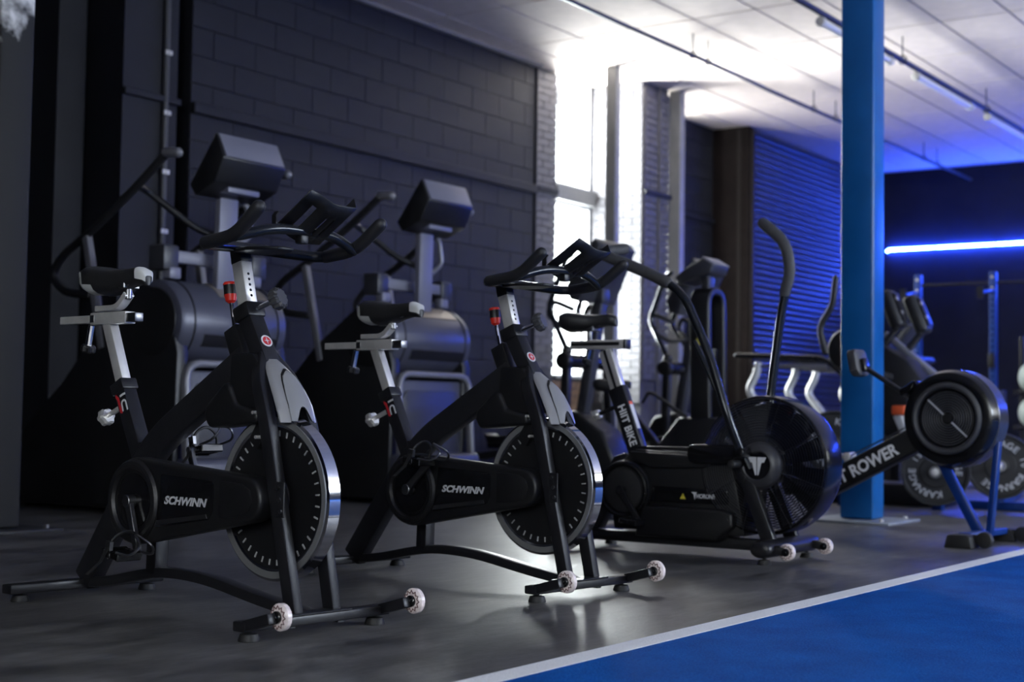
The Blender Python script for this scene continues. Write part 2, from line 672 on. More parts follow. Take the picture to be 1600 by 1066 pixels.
def circ(cx, cy, r, a0, a1, n):
    return [(cx + r * math.cos(R(a0 + (a1 - a0) * i / n)), cy + r * math.sin(R(a0 + (a1 - a0) * i / n))) for i in range(n + 1)]


def rrect(x0, y0, x1, y1, r, k=4):
    return circ(x1 - r, y1 - r, r, 0, 90, k) + circ(x0 + r, y1 - r, r, 90, 180, k) + circ(x0 + r, y0 + r, r, 180, 270, k) + circ(x1 - r, y0 + r, r, 270, 360, k)
# ------------------------------------------------------------------ the hall
CEIL = 4.15
YW = 8.2
floor = struct(G().box((8.05, 0.45, -0.1), (24.5, 17.3, 0.2)).obj('floor', floor_mat(), smooth=False))
turf = G().box((8.05, -2.82, 0.004), (24.0, 9.54, 0.008)).obj('turf_lane', turf_mat('blue sprint turf', (0.001, 0.055, 0.26), (0.002, 0.125, 0.5)), smooth=False)
struct(turf)
line = G().box((8.05, 1.99, 0.0045), (24.0, 0.08, 0.009)).obj('turf_line', turf_mat('white turf line', (0.85, 0.85, 0.83), (0.95, 0.95, 0.93)), smooth=False)
struct(line)

# shells behind the wall faces
wl = G()
wl.box((9.77, 8.36, 2.1), (4.6, 0.3, 4.2))                 # main blockwork stretch, X 7.47 .. 12.07
wl.box((7.585, 8.6, 2.1), (0.23, 0.36, 4.2))
wl.box((15.47, 8.36, 2.1), (0.96, 0.3, 4.2))               # between the second window and the shutter
wall_left = struct(wl.obj('wall_left', wall_mortar, smooth=False))
wl2 = G()
wl2.box((1.7, 8.85, 2.1), (12.0, 0.2, 4.2))
wl2.box((6.56, 8.6, 2.1), (0.24, 0.36, 4.2))
wl2.box((7.0, 8.43, 2.1), (0.5, 0.66, 4.2))
struct(wl2.obj('wall_left_recess', wall_blk, smooth=False))
struct(G().box((20.2, 0.4, 2.1), (0.2, 17.2, 4.2)).obj('wall_back', pbr('navy black wall', (0.011, 0.012, 0.02), 0.7, 0, 0.15, 3, 0.2, 60, spec=0.2), smooth=False))
wfr = G()
wfr.box((-4.1, 0.4, 0.7), (0.2, 17.2, 1.4))
wfr.box((-4.1, 0.4, 3.78), (0.2, 17.2, 0.76))
wfr.box((-4.1, 4.8, 2.4), (0.2, 8.4, 2.0))
wfr.box((-4.1, -6.4, 2.4), (0.2, 3.6, 2.0))
struct(wfr.obj('wall_front', wall_dk, smooth=False))
g = G()
for j in range(5):
    g.box((-4.08, -4.6 + 5.2 * j / 4, 2.4), (0.07, 0.05, 2.0))
for z in (1.43, 3.37):
    g.box((-4.08, -2.0, z), (0.07, 5.2, 0.05))
w5 = struct(g.obj('window_5', frame_wh))  # unseen window, assumed to carry the added front fill
G().box((-4.09, -2.0, 2.4), (0.006, 5.1, 1.9)).obj('pane', pane_m, w5, smooth=False)
wr = G()
wr.box((8.05, -8.0, 1.0), (24.3, 0.2, 2.0))
wr.box((8.05, -8.0, 3.97), (24.3, 0.2, 0.4))
wr.box((0.9, -8.0, 2.9), (10.0, 0.2, 1.8))
wr.box((12.25, -8.0, 2.9), (0.3, 0.2, 1.8))
wr.box((18.85, -8.0, 2.9), (2.5, 0.2, 1.8))
struct(wr.obj('wall_right', wall_dk, smooth=False))

# painted concrete blocks of the left wall, laid in running bond
bw, bh = 0.44, 0.215
blk = {}


def block_mesh(w):
    k = round(w, 3)
    if k not in blk:
        blk[k] = G().box((0, 0, 0), (w - 0.004, 0.03, bh - 0.004)).mesh('block', wall_blk, True, 30, 0.002, 1)
    return blk[k]


for row in range(19):
    z = 0.06 + bh * (row + 0.5)
    if z > CEIL:
        break
    for x0, x1 in ((7.47, 12.07), (15.0, 15.94)):
        x = x0
        first = True
        while x < x1 - 0.03:
            w = min(bw / 2 if (first and row % 2) else bw, x1 - x)
            first = False
            link('block', block_mesh(w), wall_left, (x + w / 2, YW + 0.0085 + random.uniform(0.0, 0.002), z))
            x += w

# brick piers either side of the first window bay
bc = 0.075
bk = {}


def brick_mesh(w, side, m):
    k = (round(w, 3), side, m.name)
    if k not in bk:
        d = (w - 0.007, 0.03, bc - 0.007) if side == 'y' else (0.03, w - 0.007, bc - 0.007)
        bk[k] = G().box((0, 0, 0), d).mesh('brick', m, True, 30, 0.002, 1)
    return bk[k]


def bricks(parent, side, a0, a1, at, z0, z1, m):
    n = int((z1 - z0) / bc)
    for i in range(n):
        z = z0 + bc * (i + 0.5)
        a = a0
        first = True
        while a < a1 - 0.02:
            w = min(0.1125 if (first and i % 2) else 0.225, a1 - a)
            first = False
            j = random.uniform(-0.002, 0.002)
            link('brick', brick_mesh(w, side, m), parent, (a + w / 2, at + j, z) if side == 'y' else (at + j, a + w / 2, z))
            a += w


pier_a = struct(G().box((12.26, 8.38, 2.08), (0.37, 0.34, 4.15)).obj('pillar', brick_mor, smooth=False, label='slim grey brick pier left of the bright window'))
bricks(pier_a, 'y', 12.075, 12.445, 8.2, 1.1, 4.13, brick_m)
pier_b = struct(G().box((13.475, 7.96, 2.08), (0.535, 0.7, 4.15)).obj('pillar', brick_mor, smooth=False, label='deep grey brick pier right of the bright window'))
bricks(pier_b, 'x', 7.605, 8.21, 13.2, 0.75, 4.13, brick_m)
bricks(pier_b, 'y', 13.205, 13.75, 7.6, 1.0, 4.13, brick_m)
apron = struct(G().box((12.83, 8.4, 0.5), (0.77, 0.3, 1.0)).obj('wall_left_apron', brick_mor, smooth=False, label='brown brick apron under the window'))
bricks(apron, 'y', 12.45, 13.2, 8.24, 0.0, 0.99, brick_br)
struct(G().box((14.4, 8.4, 0.5), (1.3, 0.3, 1.0)).obj('wall_left_apron', brick_mor, smooth=False))
for (x0, x1, y0, y1) in ((12.47, 12.56, 7.5, 7.62), (13.82, 13.93, 7.5, 7.64)):
    struct(G().box(((x0 + x1) / 2, (y0 + y1) / 2, 2.07), (x1 - x0, y1 - y0, 4.14)).obj('steel_post', post_paint, bev=0.006, smooth=False))
pier_c = G().box((15.99, 7.96, 2.07), (0.1, 0.5, 4.14)).obj('pillar', brown_pier, smooth=False, label='brown painted pier beside the roller shutter')
struct(pier_c)
G().box((15.955, 7.84, 2.07), (0.05, 0.05, 4.1)).obj('guide_rail', pbr('dull rail', (0.02, 0.016, 0.015), 0.6, spec=0.15), pier_c, smooth=False)


def window(x0, x1, name):
    y = 8.27
    g = G()
    z0, z1, zt0, zt1 = 1.0, CEIL, 2.84, 3.0
    t = 0.034
    for x in (x0 + t / 2, x1 - t / 2, x0 + (x1 - x0) * 0.8):
        g.box((x, y, (z0 + z1) / 2), (t, 0.06, z1 - z0))
    for z in (z0 + t / 2, zt0 - t / 2, zt1 + t / 2, z1 - t / 2):
        g.box(((x0 + x1) / 2, y, z), (x1 - x0, 0.055, t))
    w = struct(g.obj(name, frame_wh, bev=0.004))
    xm = x0 + (x1 - x0) * 0.8
    for a, b in ((x0, xm), (xm, x1)):
        for c, d in ((z0, zt0), (zt1, z1)):
            G().box(((a + b) / 2, y, (c + d) / 2), (b - a - t, 0.006, d - c - t)).obj('pane', pane_m, w, smooth=False)
    G().box(((x0 + x1) / 2, 8.24, (zt0 + zt1) / 2), (x1 - x0, 0.14, zt1 - zt0)).obj('transom_beam', post_paint, w, smooth=False, bev=0.004)
    G().box(((x0 + x1) / 2, 8.27, z0 + 0.02), (x1 - x0 - 0.01, 0.2, 0.03)).obj('window_sill', frame_wh, w, smooth=False, bev=0.004)
    return w


window(12.45, 13.2, 'window_1')
window(13.76, 15.0, 'window_2')
for i, (x0, x1) in enumerate(((5.9, 12.1), (12.4, 17.6))):
    g = G()
    n = int((x1 - x0) / 1.2)
    for j in range(n + 1):
        g.box((x0 + (x1 - x0) * j / n, -7.98, 2.9), (0.05, 0.07, 1.8))
    for z in (2.03, 3.76):
        g.box(((x0 + x1) / 2, -7.98, z), (x1 - x0, 0.07, 0.05))
    w = struct(g.obj('window_%d' % (i + 3), frame_wh))  # unseen window bands, assumed to carry the added hall fill
    G().box(((x0 + x1) / 2, -7.99, 2.9), (x1 - x0, 0.006, 1.7)).obj('pane', pane_m, w, smooth=False)

# wall trunking, conduit and clips
tr = G()
tr.box((9.77, 8.172, 2.88), (4.6, 0.05, 0.085))
tr.box((12.26, 8.172, 2.9), (0.37, 0.045, 0.06))
tr.box((13.475, 7.57, 2.97), (0.56, 0.03, 0.05))
tr.box((15.47, 8.172, 3.0), (0.9, 0.045, 0.05))
struct(tr.obj('trim_1', wall_blk, bev=0.006, seg=1))
struct(G().tube([(12.06, 8.19, 0.05), (12.06, 8.19, 4.14)], 0.018, 8).obj('trim_2', wall_dk))
cd = G().tube([(7.12, 8.075, 0.2), (7.12, 8.075, 4.14)], 0.022, 10).obj('trim_3', pbr('grey conduit', (0.07, 0.07, 0.075), 0.4, 0.1), label='grey vertical conduit on the dark pilaster')
struct(cd)
for z in (3.2, 2.76, 2.33, 1.9, 1.47):
    G().box((7.12, 8.052, z), (0.06, 0.012, 0.03)).sphere((7.12, 8.045, z), 0.012).obj('clip', steel, cd, label='small bright saddle clip')
struct(G().box((7.0, 8.08, 2.86), (0.52, 0.04, 0.05)).obj('trim_4', wall_blk, bev=0.005, seg=1))
struct(G().tube([(13.5, 7.575, 0.6), (13.5, 7.575, 4.12)], 0.012, 8).obj('trim_5', brick_m))

# suspended ceiling
tx0, ty0, tw, td = 11.37 - 1.22 * 3, 6.05, 1.22, 0.6
ceil = struct(G().box((8.05, 0.45, CEIL + 0.055), (24.5, 17.3, 0.1)).obj('ceiling', tbar_m, smooth=False))
tile = G().box((0, 0, 0), (tw - 0.022, td - 0.022, 0.014)).mesh('ceiling_tile', ceil_m, True, 30, 0.003, 1)
rest = G()
for i in range(-13, 11):
    for j in range(-23, 5):
        x, y = tx0 + tw * (i + 0.5), ty0 + td * (j + 0.5)
        if x - tw / 2 < -3.9 or x + tw / 2 > 20.09 or y - td / 2 < -7.8 or y + td / 2 > 8.75:
            continue
        if i >= 0 and j >= -6 and y + td / 2 < 8.5:
            link('ceiling_tile', tile, ceil, (x, y, CEIL))
        else:
            rest.box((x, y, CEIL), (tw - 0.022, td - 0.022, 0.014))
o = rest.obj('ceiling_tiles_beyond', ceil_m, ceil, smooth=False)
o['kind'] = 'stuff'
struct(G().box((9.77, 8.15, CEIL - 0.02), (4.6, 0.06, 0.03)).obj('trim_6', tbar_m, smooth=False, label='grey edge angle between ceiling and blockwork'))

# roller shutter
sh = thing('roller_shutter', 'tall galvanised roller shutter lit blue behind the treadmills', 'shutter', (18.0, 7.72, 0))
sl = G()
prof = [(0.0, -0.0375), (-0.02, -0.034), (-0.03, -0.018), (-0.027, 0.004), (-0.012, 0.02), (0.0, 0.0375), (0.006, 0.0375), (0.006, -0.0375)]
sl.prism(prof, 'x', -1.97, 1.97)
slat = sl.mesh('slat', shutter_m, True, 50)
for i in range(54):
    link('slat', slat, sh, (0, 0, 0.08 + 0.075 * i))
G().box((0, 0.02, 0.03), (3.94, 0.05, 0.06)).obj('bottom_rail', steel_dk, sh, bev=0.005)
for sx in (-1, 1):
    G().box((sx * 2.0, 0.0, 2.07), (0.06, 0.1, 4.1)).obj('guide_rail', pbr('dull rail', (0.02, 0.016, 0.015), 0.6, spec=0.15), sh, bev=0.005)
struct(G().box((18.05, 7.95, 2.07), (4.0, 0.1, 4.14)).obj('wall_left_shutter_back', wall_dk, smooth=False))

# columns
bcx, bcy = 8.57, 3.375
blue = struct(G().box((bcx, bcy, 2.08), (0.185, 0.21, 4.12)).obj('column', paint_blue, bev=0.012, seg=3))
blue['label'] = 'blue painted square steel column behind the rower'
G().box((bcx, bcy, 0.008), (0.54, 0.54, 0.016)).obj('base_plate', plate_grey, blue, bev=0.003)
for sx in (-1, 1):
    for sy in (-1, 1):
        G().cyl((bcx + sx * 0.2, bcy + sy * 0.2, 0.015), (bcx + sx * 0.2, bcy + sy * 0.2, 0.032), 0.014, n=6).obj('anchor_bolt', steel, blue)
lx, ly = 4.52, 6.33
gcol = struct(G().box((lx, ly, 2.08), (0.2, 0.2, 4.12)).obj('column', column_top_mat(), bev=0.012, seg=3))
gcol['label'] = 'dark grey steel column with bright light painted on its top'
G().box((lx, ly, 0.008), (0.5, 0.5, 0.016)).obj('base_plate', col_grey, gcol, bev=0.003)
for sx in (-1, 1):
    for sy in (-1, 1):
        G().cyl((lx + sx * 0.19, ly + sy * 0.19, 0.015), (lx + sx * 0.19, ly + sy * 0.19, 0.034), 0.014, n=6).obj('anchor_bolt', steel_dk, gcol)

# ceiling conduits with hangers
def conduit(y, z, r, pts, hangers, label):
    t = thing('ceiling_conduit', label, 'conduit', (0, y, z))
    G().tube(pts, r, 10).obj('pipe', pipe_m, t)
    for x in hangers:
        G().tube([(x, 0, r), (x, 0, CEIL - z)], 0.006, 6).torus((x, 0, 0.004), (1, 0, 0), r + 0.012, 0.006, 14, 5).obj('hanger', pipe_m, t)
    return t


conduit(6.28, 3.94, 0.019, [(6.0, 0, 0), (13.0, 0, 0.0), (13.4, 0.02, 0), (19.9, 0, -0.01)], (11.8, 12.1, 14.55, 15.15, 18.0, 18.5, 9.2), 'thin dark ceiling conduit ending near the back wall')
conduit(4.7, 3.92, 0.027, [(6.0, 0, 0), (19.9, 0, 0)], (12.9, 15.4, 10.2, 18.0), 'thicker dark ceiling conduit with tube lamps beneath it')
for i, (x0, x1) in enumerate(((11.05, 12.65), (13.3, 14.95), (15.5, 17.1))):
    t = thing('tube_lamp', ['white ceiling tube lamp cut by the blue column, nearest of the row', 'white ceiling tube lamp second along the thick conduit', 'white ceiling tube lamp farthest along, tinted blue'][i], 'lamp', ((x0 + x1) / 2, 4.72, 3.86), 0, 'tube lamps on the ceiling')
    L = x1 - x0
    G().cyl((-L / 2 + 0.05, 0, 0), (L / 2 - 0.05, 0, 0), 0.032, n=16).obj('diffuser', lamp_wh, t)
    for sx in (-1, 1):
        G().cyl((sx * (L / 2 - 0.06), 0, 0), (sx * L / 2, 0, 0), 0.042, n=16).obj('end_cap', lamp_cap, t, bev=0.006)

# small sprinkler and its bracket near the corner of ceiling and blockwork
t = thing('sprinkler', 'small brass sprinkler head hanging above the blockwork', 'sprinkler', (8.45, 7.72, CEIL))
G().tube([(0, 0, 0), (0, 0, -0.16)], 0.022, 10).obj('drop_pipe', pbr('aged brass', (0.3, 0.25, 0.16), 0.4, 0.7), t)
G().lathe([(0.02, -0.15), (0.035, -0.17), (0.035, -0.19), (0.01, -0.2), (0.05, -0.22), (0.048, -0.226)], (0, 0, 0), (0, 0, 1), 16).obj('head', pbr('aged brass', (0, 0, 0)), t)

# blue LED tubes along the back wall
led = glow('blue led tube', (0.028, 0.085, 1.0), 320.0)
clip_m = pbr('black clip', (0.01, 0.01, 0.01), 0.5)
lab = ['glowing blue LED tube on back wall, next to the column', 'glowing blue LED tube on back wall, middle one in view', 'glowing blue LED tube on back wall, cut by the right frame edge']
y = 7.55
k = 0
while y > -3.5:
    L = 0.72 if k == 0 else 0.84
    t = thing('led_tube', lab[k] if k < 3 else 'glowing blue LED tube of the back wall run beyond the right edge', 'led tube', (20.055, y - L / 2, 3.04), 0, 'LED tubes along the back wall')
    pts = [(0, L / 2 - 0.012, -0.02 if k == 0 else 0), (0, L / 2 - 0.05, 0), (0, -L / 2 + 0.012, 0)]
    G().tube(pts, 0.017, 10).obj('tube', led, t)
    G().torus((0, -L / 2 + 0.004, 0), (0, 1, 0), 0.019, 0.006, 12, 6).obj('joint_clip', clip_m, t)
    y -= L
    k += 1

# wall socket on the brick pier
t = thing('wall_socket', 'white wall socket box low on the brick pier', 'socket', (13.52, 7.575, 0.42))
G().box((0, 0, 0), (0.11, 0.04, 0.15)).obj('box', sock_m, t, bev=0.008)
G().box((0, -0.022, 0.02), (0.07, 0.01, 0.07)).obj('face_plate', lamp_wh, t, bev=0.004)
# ------------------------------------------------------------------ spin bikes
def transport_wheel(parent, c, r=0.037, w=0.026, axis=(1, 0, 0)):
    d = V(axis)
    G().lathe([(0.017, -w / 2), (r * 0.8, -w / 2), (r, -w * 0.25), (r, w * 0.25), (r * 0.8, w / 2), (0.017, w / 2)], c, d, 22).obj('wheel', wheel_pu, parent, label='clear pinkish transport wheel')
    g = G()
    dd, a, b = frame_of(d)
    for s in (-1, 1):
        pts = []
        for i in range(24):
            rr = r * (0.62 if i % 2 else 0.84)
            an = 2 * math.pi * i / 24
            pts.append(V(c) + dd * (s * w * 0.5) + (a * math.cos(an) + b * math.sin(an)) * rr)
        g.tube(pts, 0.0022, 4, closed=True)
    g.obj('wheel_pattern', wheel_dk, parent)
    G().cyl(V(c) - d * (w / 2 + 0.008), V(c) + d * (w / 2 + 0.008), 0.017, n=14).cyl(V(c) - d * (w / 2 + 0.012), V(c) + d * (w / 2 + 0.012), 0.008, n=8).obj('hub', plastic_gl, parent, bev=0.002, seg=1)


def foot(parent, x, y, ztop=0.03):
    G().lathe([(0.001, 0), (0.029, 0), (0.03, 0.004), (0.024, 0.02), (0.008, 0.023), (0.007, ztop + 0.004), (0.001, ztop + 0.004)], (x, y, 0), (0, 0, 1), 18).obj('levelling_foot', rubber, parent)


def lobed_knob(parent, p0, p1, r, h, mat, n=10, shaft=0.008, smat=None, name='knob'):
    """knob on a shaft from p0 to p1 (knob beyond p1)"""
    p0, p1 = V(p0), V(p1)
    d, a, b = frame_of(p1 - p0)
    o = G().cyl(p0, p1, shaft, n=10).obj(name + '_shaft', smat or steel, parent)
    pts = []
    for i in range(n * 4):
        rr = r * (1.0 if (i % 4) in (0, 1) else 0.86)
        an = 2 * math.pi * i / (n * 4)
        pts.append((a * math.cos(an) + b * math.sin(an)) * rr)
    G().loft([[p1 + q * 0.8 for q in pts], [p1 + d * h * 0.25 + q for q in pts], [p1 + d * h * 0.8 + q for q in pts], [p1 + d * h + q * 0.8 for q in pts]]).obj(name, mat, parent, ang=25)


def saddle(parent, yn, yr, zt, wmax=0.085, grey=True, mat=None):
    L = yr - yn
    prof = [(0.0, 0.012, -0.03, 0.022), (0.03, 0.021, -0.012, 0.036), (0.15, 0.026, -0.001, 0.042), (0.35, 0.034, -0.005, 0.046), (0.55, 0.055, -0.006, 0.056), (0.75, wmax * 0.92, 0.003, 0.066), (0.9, wmax, 0.009, 0.07), (0.98, wmax * 0.93, 0.002, 0.058), (1.0, wmax * 0.75, -0.012, 0.036)]
    rings = []
    for t, w, dz, h in prof:
        y = yn + L * t
        ring = []
        for i in range(18):
            a = 2 * math.pi * i / 18
            ca, sa = math.cos(a), math.sin(a)
            x = w * (abs(ca) ** 0.75) * (1 if ca >= 0 else -1)
            z = (h * 0.38 * (abs(sa) ** 0.8)) if sa >= 0 else -h * 0.75 * (abs(sa) ** 0.6)
            ring.append((x, y, zt + dz - h * 0.3 + (z if z > 0 else z * 1.35)))
        rings.append(ring)
    o = G().loft(rings).obj('saddle', mat or leather, parent, ang=70)
    if grey:
        for a0, a1, nm in ((0.72, 1.0, 'rear_panel'), (0.0, 0.16, 'nose_panel')):
            g = G()
            rr = []
            for t, w, dz, h in prof:
                if a0 <= t <= a1:
                    y = yn + L * t + (0.002 if t > 0.5 else -0.002)
                    rr.append([((x * 1.02 + math.copysign(0.0008, x)), yy + (0.0015 if t > .5 else -0.0015), (z - (zt + dz - h * 0.3)) * 1.02 + zt + dz - h * 0.3) for x, yy, z in rings[[p[0] for p in prof].index(t)]])
            if nm == 'rear_panel':
                for side in ((15, 16, 17, 0, 1), (10, 9, 8, 7, 11)):
                    pass
                for s_, idx in ((1, (14, 15, 16, 17, 0, 1)), (-1, (13, 12, 11, 10, 9, 8))):
                    vs = [[g.bm.verts.new(V(r[i])) for i in idx] for r in rr]
                    for i in range(len(vs) - 1):
                        for j in range(len(idx) - 1):
                            # wedge shaped panel: narrow in front, wide at the rear
                            if j <= i + 2:
                                g.bm.faces.new((vs[i][j], vs[i][j + 1], vs[i + 1][j + 1], vs[i + 1][j]))
            else:
                idx = (17, 0, 1, 2, 3, 4, 5, 6, 7, 8, 9, 10)
                vs = [[g.bm.verts.new(V(r[i])) for i in idx] for r in rr]
                for i in range(len(vs) - 1):
                    for j in range(len(idx) - 1):
                        g.bm.faces.new((vs[i][j], vs[i][j + 1], vs[i + 1][j + 1], vs[i + 1][j]))
            g.obj(nm, saddle_grey, o, ang=70)
    g = G()
    for sx in (-1, 1):
        g.tube([(sx * 0.018, yn + L * 0.12, zt - 0.03), (sx * 0.02, yn + L * 0.3, zt - 0.055), (sx * 0.022, yn + L * 0.7, zt - 0.058), (sx * 0.04, yn + L * 0.9, zt - 0.04)], 0.0045, 6)
    g.obj('saddle_rail', steel_dk, o)
    return o


def pedal(parent, c, ang, cage=True):
    """platform pedal with toe cage; c is the axle end"""
    o = V(c)
    g = G()
    rot = Matrix.Rotation(ang, 3, 'X')
    for sy in (-0.036, 0.036):
        g.box(o + rot @ V((0, sy, 0)), (0.085, 0.014, 0.026), rot)
    for sx in (-0.036, 0.036):
        g.box(o + rot @ V((sx, 0, 0)), (0.012, 0.08, 0.022), rot)
    g.box(o, (0.1, 0.022, 0.02), rot)
    p = g.obj('pedal', plastic_gl, parent, bev=0.003, seg=1)
    G().box(o + rot @ V((0, 0.045, 0)), (0.07, 0.004, 0.018), rot).obj('reflector', steel, p)
    if cage:
        q = lambda x, y, z: o + rot @ V((x, y, z))
        G().tube(rounded([q(-0.04, -0.03, 0.012), q(-0.042, -0.1, 0.016), q(-0.02, -0.125, 0.05), q(0.0, -0.05, 0.075), q(0.02, -0.125, 0.05), q(0.042, -0.1, 0.016), q(0.04, -0.03, 0.012)], 0.025, 4), 0.0042, 6).obj('toe_cage', steel_dk, p)
        G().tube(rounded([q(-0.045, 0.0, -0.012), q(-0.05, -0.01, 0.05), q(0, -0.02, 0.08), q(0.05, -0.01, 0.05), q(0.045, 0, -0.012)], 0.03, 4), 0.005, 6).obj('toe_strap', rubber, p)
        G().box(q(-0.052, -0.008, 0.03), (0.012, 0.024, 0.026), rot).obj('strap_buckle', steel_dk, p)
        G().sweep([q(-0.056, -0.01, 0.03), q(-0.07, 0.0, -0.02), q(-0.1, 0.02, -0.06)], 0.016, 0.002, (0, 1, 0)).obj('strap_tail', rubber, p)
    return p


def crank_arm(parent, x, c, e, m=steel_dk):
    s = 1 if x > 0 else -1
    P0, P1 = V((x, *c)), V((x + s * 0.012, *e))
    return G().sweep([P0, P0.lerp(P1, 0.5), P1], 0.016, [0.032, 0.024, 0.026], (1, 0, 0)).cyl(P0 - V((s * 0.02, 0, 0)), P0 + V((s * 0.012, 0, 0)), 0.02, n=16).cyl(P1 - V((s * 0.01, 0, 0)), P1 + V((s * 0.03, 0, 0)), 0.012, n=12).obj('crank_arm', m, parent, bev=0.002, seg=1)


def shroud_grid(ofs, wk, zlo, zhi, cut, n=13, m=9, th=0.006):
    """curved cover over the fork crown: returns rings for a closed shell"""
    path = [(0.098, 0.588), (0.118, 0.64), (0.15, 0.69), (0.188, 0.735), (0.226, 0.772)]
    wid = [0.066, 0.067, 0.06, 0.045, 0.022]

    def at(z):
        z = min(max(z, path[0][1]), path[-1][1])
        for i in range(len(path) - 1):
            if z <= path[i + 1][1]:
                t = (z - path[i][1]) / (path[i + 1][1] - path[i][1])
                t2 = t
                return path[i][0] * (1 - t2) + path[i + 1][0] * t2, wid[i] * (1 - t2) + wid[i + 1] * t2
        return path[-1][0], wid[-1]
    front, back = [], []
    for i in range(m):
        f, bk_ = [], []
        for j in range(n):
            u = -1 + 2 * j / (n - 1)
            z0 = zlo + cut * max(0.0, 1 - (u / 0.62) ** 2)
            z = z0 + (zhi - z0) * i / (m - 1)
            y, w = at(z)
            w *= wk
            if wk < 1:  # oval insert
                w = 0.04 * math.sqrt(max(0.0, 1 - ((z - zlo) / (zhi - zlo + 1e-6)) ** 2.6)) + 0.002
            bulge = 0.03 * (1 - abs(u) ** 2.2) * min(1, w / 0.05)
            if wk < 1:
                uu = u * w / 0.064
                bulge = 0.03 * (1 - abs(uu) ** 2.2)
            f.append(V((u * w, y - bulge - ofs, z)))
            bk_.append(V((u * w, y - bulge - ofs + th, z)))
        front.append(f)
        back.append(bk_)
    return front, back


def shell(g, front, back):
    F = [[g.bm.verts.new(p) for p in r] for r in front]
    B = [[g.bm.verts.new(p) for p in r] for r in back]
    m, n = len(F), len(F[0])
    for i in range(m - 1):
        for j in range(n - 1):
            g.bm.faces.new((F[i][j], F[i][j + 1], F[i + 1][j + 1], F[i + 1][j]))
            g.bm.faces.new((B[i][j], B[i + 1][j], B[i + 1][j + 1], B[i][j + 1]))
    for i in range(m - 1):
        for j, fl in ((0, 0), (n - 1, 1)):
            q = (F[i][j], F[i + 1][j], B[i + 1][j], B[i][j])
            g.bm.faces.new(q if fl == 0 else q[::-1])
    for j in range(n - 1):
        g.bm.faces.new((F[0][j], B[0][j], B[0][j + 1], F[0][j + 1]))
        g.bm.faces.new((F[-1][j], F[-1][j + 1], B[-1][j + 1], B[-1][j]))
    return g


def hull2(c0, r0, c1, r1, n=20):
    """outline of two circles joined by tangents; c0 big (larger y), c1 small"""
    dx, dy = c0[0] - c1[0], c0[1] - c1[1]
    d = math.hypot(dx, dy)
    base = math.degrees(math.atan2(dy, dx))
    al = math.degrees(math.acos((r0 - r1) / d))
    # direction from c1 to c0 is base; tangent points sit at base +- (180 - al)
    t = 180 - al
    return circ(c0[0], c0[1], r0, base - t, base + t, n) + circ(c1[0], c1[1], r1, base + t, base + 360 - t, n)


